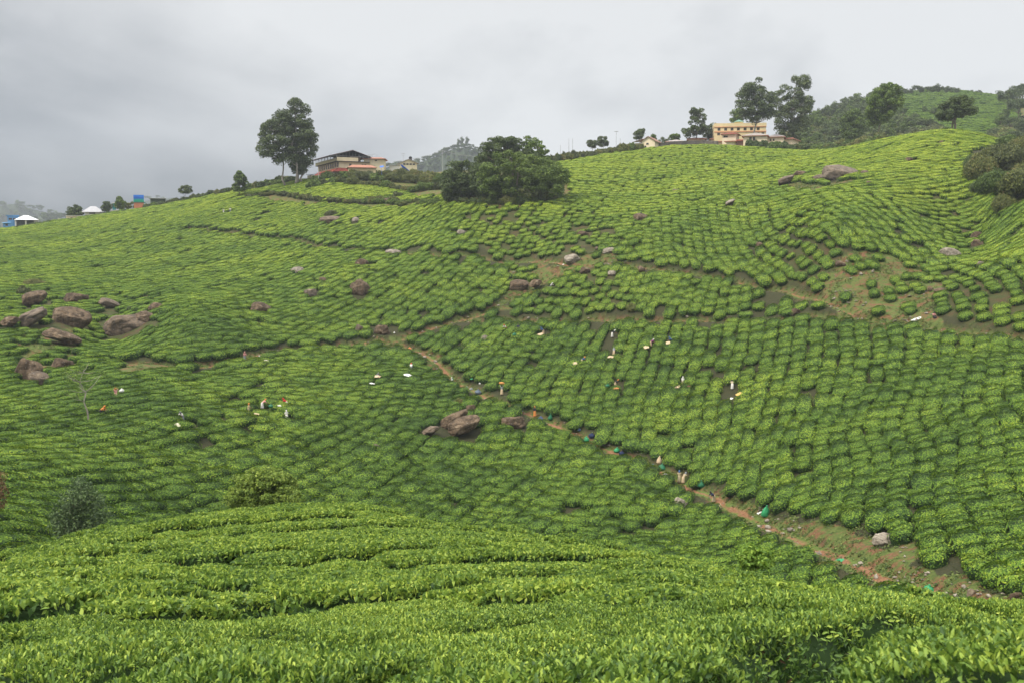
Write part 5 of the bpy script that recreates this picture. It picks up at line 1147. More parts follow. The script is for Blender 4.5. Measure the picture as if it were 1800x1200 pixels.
for k in range(8):
    y_ = k * 3.85; q.tube([(-.8, y_, 6.3), (-.8, y_, ez + .9)], .06, 5); q.tube([(-3.3, y_, ez - .15), (-.8, y_, 7.2)], .05, 5); q.tube([(-3.3, y_, ez - .12), (apx, y_, az_ - .15)], .05, 5); q.tube([(-.8, y_, 7.1), (Lx + .9, y_, 6.9)], .05, 5); q.tube([(Lx + .2, y_, 5.2), (Lx + .2, y_, ez + .2)], .06, 5)
    for u_ in (.2, .4, .6, .8): q.tube([(-.8 + (apx + .8) * u_, y_, 7.1), (-.8 + (apx + .8) * u_, y_, ez + (az_ - ez) * (.36 + .64 * u_) - .2)], .035, 4); q.tube([(apx + (Lx - apx) * u_, y_, 7.0), (apx + (Lx - apx) * u_, y_, az_ - (az_ - ez) * u_ * .9 - .2)], .035, 4)
B.part('truss', q, m_steel)
q = MB(); q.box(apx - .8, .6, 5.2, apx + 3.2, 5, 7.2); B.part('roof_room', q, flat('dark_brown_board', (.10, .07, .05), .8, .3, 1))
# neighbour: cream block with orange roof
B = Bld('cream_house', 656, 312, 372, -6, 'cream block with low orange tiled roof right of the long hall'); x0, x1 = B.X(640), B.X(674)
B.walls(x0, x1, B.low, B.Zm(281), 0, 9, m_cream, wins=[(B.X(661), B.Zm(283.5))], ww=.8, wh=.5)
q = MB(); q.hip(x0 - .6, -.7, x1 + .8, 9.6, B.Zm(281) + .003, B.Zm(276.5), 2.2, .14); B.part('roof', q, m_orange)
q = MB()
for k in range(5): q.tube([(B.X(636) - .5 + k * 1.6, -1.4, B.Zm(288)), (B.X(636) - .5 + k * 1.6, -1.4, B.Zm(276) + k * .16)], .04, 5)
q.tube([(B.X(630), -1.4, B.Zm(277.5)), (B.X(662), -1.4, B.Zm(273))], .05, 5); q.tube([(B.X(630), -1.4, B.Zm(279.5)), (B.X(655), -1.4, B.Zm(275.5))], .05, 5); B.part('canopy_frame', q, m_steel)
B = Bld('orange_roof_shed', 636, 312, 358, 4, 'low building with a wide orange red roof half buried in scrub'); x0, x1 = B.X(612), B.X(662)
B.walls(x0 + .4, x1 - .4, B.low, B.Zm(296), 0, 6, m_yellow); q = MB(); q.hip(x0, -.8, x1, 7, B.Zm(296) + .003, B.Zm(290), 3.4, .12); B.part('roof', q, m_orange)
B = Bld('cream_shed', 566, 318, 366, 20, 'low cream shed with a dark lean-to roof at the foot of the hall'); x0, x1 = B.X(548), B.X(584)
B.walls(x0, x1, B.low, B.Zm(309), 0, 4, m_cream); q = MB(); q.slab((x0 - .4, -.7, B.Zm(309)), (x1 + .4, -.7, B.Zm(304)), (x1 + .4, 4.4, B.Zm(303)), (x0 - .4, 4.4, B.Zm(308)), .14); B.part('roof', q, m_under)
# small house with the water tank
B = Bld('tank_house', 714, 306, 388, 8, 'small cream gabled house with a black water tank on its roof'); x0, x1 = B.X(704), B.X(733)
w_ = MB(); w_.box(x0, .3, B.low, x1, 8, B.Zm(287)); w_.add([(x0, .3, B.Zm(287)), (x1, .3, B.Zm(287)), ((x0+x1)/2, .3, B.Zm(281.5)), (x0, 7.9, B.Zm(287)), (x1, 7.9, B.Zm(287)), ((x0+x1)/2, 7.9, B.Zm(281.5))], [(0,1,2),(5,4,3),(0,2,5,3),(1,4,5,2)]); B.part('wall', w_, m_cream)
for c_ in (711, 716.5, 722, 727.5):
    q = MB(); q.box(B.X(c_) - .45, .2, B.Zm(290.5), B.X(c_) + .45, .34, B.Zm(288)); B.part('window', q, m_glass)
q = MB(); xm = (x0+x1)/2; q.slab((x0 - .7, -.2, B.Zm(288.5)), (xm, -.2, B.Zm(281)), (xm, 8.4, B.Zm(281)), (x0 - .7, 8.4, B.Zm(288.5)), .13); q.slab((xm + .004, -.2, B.Zm(281)), (x1 + .7, -.2, B.Zm(288.5)), (x1 + .7, 8.4, B.Zm(288.5)), (xm + .004, 8.4, B.Zm(281)), .13); B.part('roof', q, m_greyroof)
B2 = Bld('water_tank', 721.5, 281.5, 392, 0, 'round black plastic water tank on the roof of the small cream house', 'water tank'); q = MB(); q.tube([(0, 0, -.5), (0, 0, -.1), (0, 0, 1.0), (0, 0, 1.2), (0, 0, 1.35)], [.62, .62, .62, .5, .2], 16); B2.part('tank', q, m_black)
B2 = Bld('blue_tarpaulin', 712, 300, 362, 0, 'bright blue tarpaulin sloping down beside the small cream house', 'tarpaulin'); q = MB(); q.slab((B2.X(704), 0, B2.Zm(290)), (B2.X(707), -.3, B2.Zm(290.5)), (B2.X(720), -.4, B2.Zm(301)), (B2.X(711), .2, B2.Zm(300)), .05); B2.part('sheet', q, m_tarp)
q = MB(); q.tube([(B2.X(705), 0, B2.low), (B2.X(705), 0, B2.Zm(290))], .05, 5); q.tube([(B2.X(717), 0, B2.low), (B2.X(717), 0, B2.Zm(300))], .05, 5); B2.part('pole', q, m_steel)
B2 = Bld('blue_tarpaulin', 671, 296, 360, 0, 'small blue tarpaulin patch at the right end of the orange roof', 'tarpaulin'); q = MB(); q.slab((B2.X(668), 0, B2.Zm(295)), (B2.X(674), 0, B2.Zm(294)), (B2.X(674.5), 2, B2.Zm(291)), (B2.X(668), 2, B2.Zm(292)), .05); q.tube([(B2.X(671), 1, B2.low), (B2.X(671), 1, B2.Zm(293.5))], .05, 5); B2.part('sheet', q, m_tarp)
B = Bld('pale_roof_shed', 694, 304, 378, 4, 'low shed with a pale sheet roof left of the small cream house'); x0, x1 = B.X(685), B.X(704)
B.walls(x0 + .3, x1 - .3, B.low, B.Zm(292), 0, 4, m_white); q = MB(); q.slab((x0, -.6, B.Zm(292)), (x1, -.6, B.Zm(289.5)), (x1, 4.4, B.Zm(288.5)), (x0, 4.4, B.Zm(291)), .1); B.part('roof', q, m_pale)
# right hand complex -----------------------------------------------------------------
B = Bld('three_storey_building', 1300, 258, 422, 6, 'yellow three storey building with a row of dark windows and green roof turret'); x0, x1 = B.X(1258), B.X(1343); S_ = B.s
B.walls(x0, x1, B.Zm(240.5), B.Zm(233), 0, 12, m_yellow, 'lower_wall', [(B.X(c_), B.Zm(237)) for c_ in (1265, 1276, 1330, 1338)], 1.1, 1.05)
q = MB(); q.box(x0 + .01, .01, B.low, x1 - .01, 12, B.Zm(240.5) - .003); B.part('base_wall', q, m_yellow)
B.walls(x0, x1, B.Zm(233) + .003, B.Zm(225), 0, 12, m_yellow, 'upper_wall', [(B.X(c_), B.Zm(229)) for c_ in (1265.5, 1276.5, 1287, 1297.5, 1308.5, 1319, 1330)], 1.15, 1.2)
q = MB(); q.box(x0 - .12, -.14, B.Zm(225) + .003, x1 + .12, 12.1, B.Zm(219)); B.part('parapet', q, m_yellow)
q = MB(); q.box(x0 - .16, -.22, B.Zm(233.6), x1 + .16, -.142 + .14, B.Zm(232.7)); q.box(x0 - .16, -.26, B.Zm(225.4), x1 + .16, -.145, B.Zm(224.8)); B.part('ledge', q, m_salmon)
q = MB(); q.box(B.X(1293), 3, B.Zm(219), B.X(1306), 6, B.Zm(215.5)); tq = B.part('turret', q, m_yellow); q = MB(); q.hip(B.X(1292) - .2, 2.6, B.X(1307) + .2, 6.5, B.Zm(215.5) + .003, B.Zm(211), 0, .1); B.part('turret_roof', q, flat('green_roof', (.13, .26, .20), .6, .15, 1), tq)
def bung(name, pxl, pxr, pyb, pye, pya, d, yaw, lab, roof, wallm, wins=(), ww=1.0, wh=1.2, ridge=0, dep=8, over=.7, grp=None, fascia=None):
    B = Bld(name, (pxl + pxr) / 2, pyb, d, yaw, lab, 'building', grp); x0, x1 = B.X(pxl), B.X(pxr)
    B.walls(x0, x1, B.low, B.Zm(pye), 0, dep, wallm, wins=[(B.X(a_), B.Zm(b_)) for a_, b_ in wins], ww=ww, wh=wh)
    q = MB(); q.hip(x0 - over, -over, x1 + over, dep + over, B.Zm(pye) + .22, B.Zm(pya), ridge, .08); rf = B.part('roof', q, roof)
    q = MB(); q.box(x0 - over - .03, -over - .03, B.Zm(pye) + .003, x1 + over + .03, dep + over + .03, B.Zm(pye) + .215); B.part('fascia', q, fascia or m_orange, rf)
    return B
bung('bungalow', 1308, 1346, 252, 240.5, 233, 398, -4, 'pale yellow bungalow with hipped roof and two dark windows left of its twin', m_greyroof, m_peach, [(1319.5, 245), (1325.5, 245)], .95, 1.5, .6)
bung('bungalow', 1350, 1376, 252, 242.5, 235.5, 404, -4, 'smaller yellow bungalow with hipped pinkish roof right of its twin', m_greyroof, m_peach, [(1355, 246.5), (1360, 246.5)], .7, .9, .4)
bung('orange_roof_house', 1378, 1392, 254, 246, 241, 408, -14, 'low house with sloping orange roof at the right end of the complex', m_orange, m_peach, ridge=.6, dep=10)
bung('two_level_block', 1270, 1293, 254, 237.5, 233.2, 404, -10, 'pale yellow two level block with red slanting roof before the three storey building', m_red, m_peach, [(1275.5, 241)], 1.7, .8, 1.4, dep=7)
bung('low_block', 1277, 1290, 255, 250, 247.3, 396, -10, 'little pale yellow block with red roof below the two level block', m_red, m_peach, ridge=.5, dep=5)
bung('red_roof_shed', 1297, 1306, 254, 248.5, 245, 402, 0, 'small dark red roofed shed between the two level block and the bungalow', m_red, m_brownroof, ridge=.5, dep=4)
bung('hip_roof_house', 1173, 1203, 258, 250.5, 244.5, 415, 0, 'low house with faded hipped roof and orange eaves, left end of the complex', m_greyroof, m_peach, ridge=.4, dep=9)
bung('long_roof_house', 1211, 1239, 256, 246, 242, 424, 2, 'long low house with brownish red roof left of the complex centre', m_brownroof, m_peach, ridge=2.6, dep=6)
bung('long_roof_house', 1250, 1268, 256, 246, 241.8, 424, 2, 'shorter low house with brownish red roof touching the yellow three storey building', m_brownroof, m_peach, ridge=1.4, dep=6)
bung('connecting_wing', 1206, 1268, 257, 251, 248, 412, 1, 'very low long wing with orange roof edge along the stone wall', m_orange, m_peach, ridge=6, dep=5)
# the small gabled house
B = Bld('gabled_house', 1139, 262, 392, -16, 'small cream gabled house with a tiny dark window alone on the ridge'); x0, x1 = B.X(1128), B.X(1150.5); ze, za = B.Zm(249), B.Zm(241.5); xm = (x0 + x1) / 2
w_ = MB(); w_.add([(x0, 0, B.low), (x1, 0, B.low), (x1, 0, ze), (xm, 0, za), (x0, 0, ze), (x0, 8, B.low), (x1, 8, B.low), (x1, 8, ze), (xm, 8, za), (x0, 8, ze)], [(0,1,2,3,4), (9,8,7,6,5), (1,6,7,2), (5,0,4,9), (4,3,8,9), (2,7,8,3)]); B.part('wall', w_, m_peach)
q = MB(); q.box(B.X(1136), -.04, B.Zm(254.5), B.X(1140), .05, B.Zm(252)); wo = B.part('window', q, m_glass); q = MB(); q.box(B.X(1135.6), -.1, B.Zm(255), B.X(1140.4), -.042, B.Zm(254.5)); B.part('sill', q, m_frame, wo)
q = MB(); q.box(B.X(1133), -.04, B.low, B.X(1136), .05, B.Zm(256.6)); B.part('door', q, m_glass)
q = MB(); q.slab((x0 - .7, -.5, ze - .35), (xm, -.5, za + .05), (xm, 9, za + .05), (x0 - .7, 9, ze - .35), .14); q.slab((xm + .004, -.5, za + .05), (x1 + .7, -.5, ze - .35), (x1 + .7, 9, ze - .35), (xm + .004, 9, za + .05), .14); B.part('roof', q, m_brownroof)
B = Bld('lean_to_wing', 1119, 262, 394, -16, 'grey brown roofed wing on the left of the small gabled house'); q = MB(); q.box(B.X(1115), 1, B.low, B.X(1127), 6, B.Zm(252)); B.part('wall', q, m_peach); q = MB(); q.slab((B.X(1111), 0, B.Zm(251)), (B.X(1128), 0, B.Zm(246)), (B.X(1134), 7, B.Zm(243)), (B.X(1114), 7, B.Zm(247.5)), .14); B.part('roof', q, m_greyroof)
# stone wall in front of the complex
pts = [np.array((math.sin(float(azt(px, 250)[0])) * d, math.cos(float(azt(px, 250)[0])) * d)) for px, d in ((1153, 396), (1180, 400), (1210, 404), (1240, 406), (1262, 402))]
q = MB()
for a_, b_ in zip(pts[:-1], pts[1:]):
    t_ = (b_ - a_) / np.linalg.norm(b_ - a_); n_ = np.array((-t_[1], t_[0])) * .25; za_, zb_ = Hs(*a_), Hs(*b_)
    V = [(*(a_ - n_), za_ - .5), (*(b_ - n_), zb_ - .5), (*(b_ + n_), zb_ - .5), (*(a_ + n_), za_ - .5), (*(a_ - n_), za_ + 1.9), (*(b_ - n_), zb_ + 1.9), (*(b_ + n_), zb_ + 1.9), (*(a_ + n_), za_ + 1.9)]
    q.add(V, [(3,2,1,0),(4,5,6,7),(0,1,5,4),(2,3,7,6),(1,2,6,5),(3,0,4,7)])
tag(q.build('boundary_wall', m_stone), 'dark rubble stone wall along the front of the low orange roofs', 'wall')
# left village ------------------------------------------------------------------------
B = Bld('pavilion', 45, 395, 452, 0, 'white hipped roof pavilion on pale posts at the far left'); x0, x1 = B.X(31), B.X(61)
q = MB(); q.hip(x0 - .5, -.6, x1 + .6, 8, B.Zm(388), B.Zm(380.3), .8, .12); B.part('roof', q, flat('white_roof_sheet', (.66, .68, .72), .45, .06, .4))
q = MB(); q.box(x0 + .1, 4, B.low, x1 - .1, 7, B.Zm(388.2)); B.part('wall', q, flat('grey_wall', (.16, .17, .18), .8, .2, 1))
for c_ in (31, 45.5, 60): q = MB(); q.box(B.X(c_) - .28, 0, B.low, B.X(c_) + .28, .5, B.Zm(388.2)); B.part('post', q, m_white)
B = Bld('blue_building', 20, 400, 462, 0, 'light blue flat roofed building left of the white pavilion'); B.walls(B.X(15), B.X(31), B.low, B.Zm(382), 0, 7, m_blueb, wins=[(B.X(19), B.Zm(387)), (B.X(25), B.Zm(387))], ww=1.2, wh=.8); q = MB(); q.box(B.X(13), -.4, B.Zm(382) + .003, B.X(32), 7.4, B.Zm(381)); B.part('roof', q, m_blueb)
B = Bld('blue_shed', 12, 402, 450, 0, 'small light blue shed below the blue building at the left edge'); B.walls(B.X(7), B.X(17), B.low, B.Zm(393.5), 0, 4, m_blueb, wins=[(B.X(12), B.Zm(396.5))], ww=.9, wh=.8); q = MB(); q.slab((B.X(6), -.5, B.Zm(394)), (B.X(18), -.5, B.Zm(393)), (B.X(18), 4.5, B.Zm(392)), (B.X(6), 4.5, B.Zm(393)), .12); B.part('roof', q, m_blueb)
B = Bld('cream_wall', 112, 392, 446, 0, 'long low cream wall in the left village', 'wall'); q = MB(); q.box(B.X(103), 0, B.low, B.X(121), .4, B.Zm(385.5)); B.part('wall', q, m_cream)
B = Bld('flat_roof_house', 137, 390, 448, 2, 'cream flat roofed house right of the low cream wall'); B.walls(B.X(121), B.X(151), B.low, B.Zm(381), 0, 8, m_cream, wins=[(B.X(128), B.Zm(385)), (B.X(143), B.Zm(384.5))], ww=.9, wh=.8); q = MB(); q.box(B.X(120), -.3, B.Zm(381) + .003, B.X(152), 8.3, B.Zm(380.3)); B.part('roof', q, m_white)
B = Bld('grey_roof_house', 165, 384, 446, -3, 'house with a big pale grey hipped roof in the left village'); x0, x1 = B.X(152), B.X(174); B.walls(x0, x1, B.low, B.Zm(374.5), 0, 8, m_white, wins=[(B.X(163), B.Zm(376))], ww=2.4, wh=.7); q = MB(); q.hip(x0 - 1.2, -1, x1 + 1.6, 9, B.Zm(374.5) + .003, B.Zm(364.3), 1.0, .12); B.part('roof', q, flat('light_grey_tile', (.36, .36, .38), .6, .12, 1))
B = Bld('teal_tower', 201, 372, 452, 0, 'narrow teal water tower hut between two trees'); B.walls(B.X(198.5), B.X(203.5), B.low, B.Zm(359), 0, 1.4, m_teal); q = MB(); q.box(B.X(197.5), -.3, B.Zm(359) + .003, B.X(204.5), 1.7, B.Zm(358)); B.part('roof', q, m_white)
B = Bld('low_shed', 199, 374, 447, 0, 'low shed roof below the teal tower'); B.walls(B.X(195), B.X(206), B.low, B.Zm(371.5), 0, 3, flat('grey_wall', (.16, .17, .18), .8, .2, 1)); q = MB(); q.slab((B.X(194), -.4, B.Zm(371.5)), (B.X(207), -.4, B.Zm(370.5)), (B.X(207), 3.3, B.Zm(369.5)), (B.X(194), 3.3, B.Zm(370.5)), .1); B.part('roof', q, m_greyroof)
B = Bld('salmon_kiosk', 245, 372, 436, 0, 'square salmon coloured kiosk under the blue and green billboard'); B.walls(B.X(237), B.X(252), B.low, B.Zm(357.5), 0, 4, m_salmon); q = MB(); q.box(B.X(236), -.3, B.Zm(357.5) + .003, B.X(255), 4.3, B.Zm(356.9)); B.part('roof', q, m_teal)
B = Bld('billboard', 244, 356.8, 437, 0, 'square billboard with blue top and green landscape on the salmon kiosk roof', 'billboard')
def adm(t, p, o):
    g_ = t.nodes.new('ShaderNodeTexCoord'); sx = t.nodes.new('ShaderNodeSeparateXYZ'); t.links.new(g_.outputs['Object'], sx.inputs[0])
    h_ = tm(t, 'DIVIDE', sx.outputs[2], 3.3); n_ = tnoise(t, 1.1, 4, .6, vec=g_.outputs['Object']); f_ = tm(t, 'ADD', h_, tm(t, 'MULTIPLY', tm(t, 'SUBTRACT', n_, .5), .5))
    t.links.new(ramp(t, f_, [(.05, (.02, .20, .10)), (.32, (.02, .32, .20)), (.42, (.02, .22, .38)), (.6, (.015, .10, .50)), (.85, (.05, .22, .72))]), p.inputs['Base Color'])
q = MB(); q.box(B.X(236), .3, .03, B.X(252), .42, B.Zm(344)); B.part('panel', q, mat('billboard_picture', adm))
q = MB()
for c_ in (237, 244, 251): q.tube([(B.X(c_), .9, -.6), (B.X(c_), .9, B.Zm(344.5))], .06, 5)
B.part('post', q, m_steel)
B = Bld('flat_canopy', 278, 362, 428, 0, 'pale flat canopy roof on thin posts right of the billboard'); q = MB(); q.box(B.X(265), 0, B.Zm(350), B.X(291), 5, B.Zm(349)); B.part('roof', q, m_pale); q = MB(); q.box(B.X(266), 3, B.low, B.X(290), 3.2, B.Zm(350.2)); B.part('wall', q, flat('grey_green_wall', (.16, .21, .17), .8, .2, 1))
for c_ in (266, 290): q = MB(); q.tube([(B.X(c_), .3, B.low), (B.X(c_), .3, B.Zm(350))], .08, 6); B.part('post', q, m_steel)
B = Bld('white_parapet', 96, 392, 455, 0, 'small white block house among bushes right of the pavilion'); B.walls(B.X(66), B.X(73), B.low, B.Zm(387), 0, 3, m_white, wins=[(B.X(69.5), B.Zm(389))], ww=.5, wh=.5); q = MB(); q.box(B.X(65.5), -.2, B.Zm(387) + .003, B.X(73.5), 3.2, B.Zm(386.4)); B.part('roof', q, m_white)
hedge([(30,400),(60,396),(90,391)], 12, 6, ('dark', 'mid'), 'dark green hedge bush before the white pavilion', 'hedge before the white pavilion', .6, d=[440,438,436])
hedge([(94,390),(118,385),(140,382)], 9, 4, ('mid', 'dark'), 'small green bush in the left village', 'bushes in the left village', .8, d=[440,438,438])
hedge([(180,374),(205,370),(232,366)], 10, 5, ('dark', 'mid'), 'dark bush along the village edge left of the salmon kiosk', 'bushes left of the salmon kiosk', .6, d=[430,428,426])
hedge([(256,365),(275,361),(292,358)], 13, 9, ('dark', 'mid', 'dark'), 'dark bush below the pale flat canopy', 'bushes below the flat canopy', .6, d=[424,422,420])
for px, py, h_, lab in ((50,385,16,'hazy tree behind the white pavilion'), (68,386,18,'hazy round tree right behind the white pavilion'), (85,384,17,'hazy tree in front of the dark far ridge')):
    if 0 in usedF: forest_tree(px, py + 8, h_ + 8, 0, lab, 'hazy trees behind the pavilion', d=560)
# poles and masts
def pole(px, pyb, pyt, d, lab, cat='pole', arms=0, lamp=False, r=.09):
    B = Bld('lamp_mast' if lamp else 'utility_pole', px, pyb, d, 0, lab, cat); h_ = B.Zm(pyt); q = MB(); q.tube([(0, 0, B.low), (0, 0, h_)], [r, r * .7], 7); B.part('pole', q, m_steel)
    q = MB()
    if arms: q.box(-.8, -.05, h_ - .3, .8, .05, h_ - .2); q.box(-.6, -.05, h_ - .9, .6, .05, h_ - .8); B.part('crossarm', q, m_steel)
    if lamp:
        q.tube([(-.55, 0, h_), (-.3, 0, h_ - .06), (.3, 0, h_ - .06), (.55, 0, h_)], .06, 5)
        for u_ in (-.55, .0, .55): q.box(u_ - .22, -.22, h_ - .06, u_ + .22, .22, h_ + .16)
        B.part('floodlight_ring', q, m_steel)
    return np.array((B.x, B.y, B.z + h_))
pole(1000, 266, 244.5, 410, 'thin utility pole on the ridge, left of two close together'); pole(1006.5, 266, 244.5, 405, 'thin dark utility pole on the ridge, right of two close together'); pole(985, 268, 256, 405, 'short thin pole on the ridge left of the pair')
pole(1083, 262, 233, 430, 'tall lamp mast with round head behind the ridge hedge', 'lamp mast', lamp=True); pole(1090, 262, 244, 420, 'short dark pole right of the lamp mast')
pT = pole(778, 292, 265, 380, 'pale utility pole in front of the small hazy hill', arms=1); pM = pole(709, 290, 270, 386, 'T shaped aerial mast beside the small house with the water tank', 'mast', arms=1, r=.05)
pL = pole(560, 322, 301, 352, 'white pole standing before the red awning of the hall'); 
def wire(a_, b_, sag, lab):
    q = MB(); n_ = 16; q.tube([a_ + (b_ - a_) * u_ + np.array((0, 0, -4 * sag * u_ * (1 - u_))) for u_ in np.linspace(0, 1, n_)], .035, 4); tag(q.build('overhead_wire', m_steel), lab, 'wire')
e_ = np.array((math.sin(float(azt(848,276)[0])) * 372, math.cos(float(azt(848,276)[0])) * 372, float(azt(848,276)[1]) * 372))
s_0 = np.array((math.sin(float(azt(700,283)[0])) * 384, math.cos(float(azt(700,283)[0])) * 384, float(azt(700,283)[1]) * 384))
wire(pT - (0, 0, .25), e_, .5, 'overhead wire running right from the pale utility pole into the dark clump'); wire(s_0, pT - (0, 0, .25), .5, 'overhead wire running left from the pale utility pole')
# ---------------------------------------------------------------- people
def skinned(name, nodes, edges, m, sub=1):
    """nodes: {key: (xyz, radius)} -> one continuous surface grown round the skeleton"""
    keys = list(nodes); me = bpy.data.meshes.new(name); me.from_pydata([nodes[k][0] for k in keys], [(keys.index(a), keys.index(b)) for a, b in edges], [])
    o = bpy.data.objects.new(name, me); COL.objects.link(o); sm = o.modifiers.new('s', 'SKIN'); sm.use_smooth_shade = True
    for i, k in enumerate(keys):
        r = nodes[k][1]; me.skin_vertices[0].data[i].radius = (r, r) if not hasattr(r, '__len__') else r; me.skin_vertices[0].data[i].use_root = (k == 'pelvis')
    if sub: q = o.modifiers.new('u', 'SUBSURF'); q.levels = sub; q.render_levels = sub
    dg = bpy.context.evaluated_depsgraph_get(); out = bpy.data.meshes.new_from_object(o.evaluated_get(dg)); bpy.data.objects.remove(o); bpy.data.meshes.remove(me)
    out.name = name; out.materials.clear(); out.materials.append(m); out.polygons.foreach_set('use_smooth', [True] * len(out.polygons)); return out
def pose(kind):
    V = lambda *a: np.array(a, float)
    hip = V(0, 0, .86); lean = {'stand': 8, 'bend': 52, 'carry': 2, 'sit': 14}[kind]
    if kind == 'sit': hip = V(0, 0, .24)
    c, s = math.cos(R(lean)), math.sin(R(lean)); up = V(0, -s, c); fw = V(0, -c, -s)      # faces -y
    chest = hip + up * .36; neck = hip + up * .50; J = {'pelvis': (hip, .115), 'waist': (hip + up * .17, .10), 'chest': (chest, (.15, .11)), 'neck': (neck, .05)}
    hd = up * .6 + V(0, 0, .4) if kind == 'bend' else up; hd = hd / np.linalg.norm(hd)
    J['jaw'] = (neck + hd * .09 + fw * .012, .068); J['head'] = (neck + hd * .19, .088); J['nose'] = (neck + hd * .15 + V(0, -.105, 0), .014)
    E = [('pelvis', 'waist'), ('waist', 'chest'), ('chest', 'neck'), ('neck', 'jaw'), ('jaw', 'head'), ('jaw', 'nose')]
    for sd in (-1, 1):
        n = 'L' if sd < 0 else 'R'; sh = chest + up * .08 + V(sd * .17, 0, 0)
        if kind == 'carry': el, ha = sh + V(sd * .14, -.05, .16), neck + V(sd * .13, -.04, .40)
        elif kind == 'sit': el, ha = sh + V(sd * .05, -.12, -.20), sh + V(sd * -.02, -.34, -.26)
        elif kind == 'bend': el, ha = sh + V(sd * .09, -.10, -.22), sh + V(sd * .04, -.34, -.24)
        else: el, ha = sh + V(sd * .09, -.06, -.25), sh + V(sd * .03, -.30, -.30)
        fd = (ha - el) / np.linalg.norm(ha - el); J['sh' + n] = (sh, .055); J['el' + n] = (el, .038); J['wr' + n] = (ha, .026); J['pa' + n] = (ha + fd * .06, (.034, .018))
        E += [('chest', 'sh' + n), ('sh' + n, 'el' + n), ('el' + n, 'wr' + n), ('wr' + n, 'pa' + n)]
        sx = np.cross(fd, V(0, 0, 1)); sx = sx / (np.linalg.norm(sx) + 1e-9)
        for i, (o_, ln) in enumerate(((-.024, .055), (-.008, .068), (.008, .064), (.024, .05))):
            a = ha + fd * .085 + sx * o_; J['f%s%d' % (n, i)] = (a + fd * ln + V(0, 0, -.018), .008); E.append(('pa' + n, 'f%s%d' % (n, i)))
        J['t' + n] = (ha + fd * .06 - sx * sd * .05 + V(0, 0, -.01), .009); E.append(('pa' + n, 't' + n))
        lg = hip + V(sd * .09, 0, -.05); st = .10 if kind == 'carry' else .03
        if kind == 'sit': kn, an = lg + V(sd * .08, -.36, .16), lg + V(sd * .06, -.40, -.17)
        else: kn, an = lg + V(sd * .02, -.03 - sd * st * .6, -.40), lg + V(sd * .02, .02 - sd * st, -.76)
        an[2] = max(an[2], .07); J['hp' + n] = (lg, .085); J['kn' + n] = (kn, .055); J['an' + n] = (an, .038); J['to' + n] = (an + V(0, -.15, -.045), .03)
        E += [('pelvis', 'hp' + n), ('hp' + n, 'kn' + n), ('kn' + n, 'an' + n), ('an' + n, 'to' + n)]
    return J, E, hip, up, chest, neck, hd
def loft(rings, n=14):
    m = MB(); V, Fc = [], []
    for (c, ax, ay, ux_, uy_) in rings: V += [np.array(c) + ax * math.cos(2*math.pi*k/n) * np.array(ux_) + ay * math.sin(2*math.pi*k/n) * np.array(uy_) for k in range(n)]
    for i in range(len(rings) - 1): Fc += [(i*n+k, i*n+(k+1) % n, (i+1)*n+(k+1) % n, (i+1)*n+k) for k in range(n)]
    Fc.append(tuple(range(len(V) - n, len(V)))); Fc.append(tuple(range(n))[::-1]); return m.add(V, Fc)
m_skin = flat('skin', (.17, .085, .05), .55, .06); m_hair = flat('black_hair', (.012, .010, .010), .5, .1)
def cloth(c): return flat('cloth_%02d_%02d_%02d' % tuple(int(v * 100) for v in c), c, .85, .16, 5)
BODY = {}
for k in ('stand', 'bend', 'carry', 'sit'):
    J, E, hip, up, chest, neck, hd = pose(k); X, Yf = np.array((1., 0, 0)), np.cross(up, (1, 0, 0))
    body = skinned('body', J, E, m_skin)
    up3 = up
    blouse = loft([(hip - up * .03, .165, .135, X, Yf), (hip + up * .12, .150, .12, X, Yf), (hip + up * .27, .175, .135, X, Yf), (chest + up * .02, .195, .135, X, Yf), (chest + up * .10, .17, .105, X, Yf), (neck - up * .005, .075, .07, X, Yf)])
    for sd in ('L', 'R'):
        a, b = J['sh' + sd][0], J['el' + sd][0]; blouse.tube([a - (b - a) * .1, a + (b - a) * .35, b + (J['wr' + sd][0] - b) * .25], [.085, .066, .052], 9)
    if k == 'sit':
        kc = (J['knL'][0] + J['knR'][0]) / 2; skirt = loft([(hip + up * .06, .17, .15, X, Yf), (hip * .6 + kc * .4, .23, .19, X, (0, .3, .95)), (kc + (0, -.02, .02), .25, .14, X, (0, .5, .85)), (kc + (0, -.07, -.16), .26, .10, X, (0, .9, .1)), (kc * (1, 1, 0) + (0, -.04, .04), .27, .15, X, (0, 1, 0))])
    else:
        skirt = loft([(hip + up * .10, .155, .13, X, Yf), (hip, .185, .16, X, (0, 1, 0)), (hip * (1, 1, .62) + (0, 0, 0), .205, .19, X, (0, 1, 0)), (hip * (1, 1, .3), .225, .22, X, (0, 1, 0)), (hip * (1, 1, 0) + (0, 0, .13), .24, .24, X, (0, 1, 0))])
    hp = J['head'][0]; Yh = np.cross(hd, (1, 0, 0)); bk = -Yh if (np.dot(Yh, (0, -1, 0)) > 0) else Yh      # bk: towards the back of the head
    scarf = loft([(neck + hd * .0 + bk * .03, .10, .10, X, Yh), (neck + hd * .08 + bk * .045, .095, .085, X, Yh), (hp + bk * .03, .107, .10, X, Yh), (hp + hd * .06 + bk * .015, .095, .10, X, Yh), (hp + hd * .115, .05, .055, X, Yh)])
    hair = loft([(hp - hd * .02 + bk * .055, .06, .05, X, Yh), (hp + hd * .05 + bk * .02, .085, .085, X, Yh), (hp + hd * .095, .05, .05, X, Yh)])
    face = MB()
    for sx_ in (-1, 1): e = hp - hd * .015 - bk * .086 + X * .032 * sx_; face.tube([e - X * .009, e + X * .009], .008, 6)
    e = neck + hd * .085 - bk * .078; face.tube([e - X * .022, e + X * .022], .006, 6)
    BODY[k] = (body, blouse, skirt, scarf, hair, face)
PMESH = {}
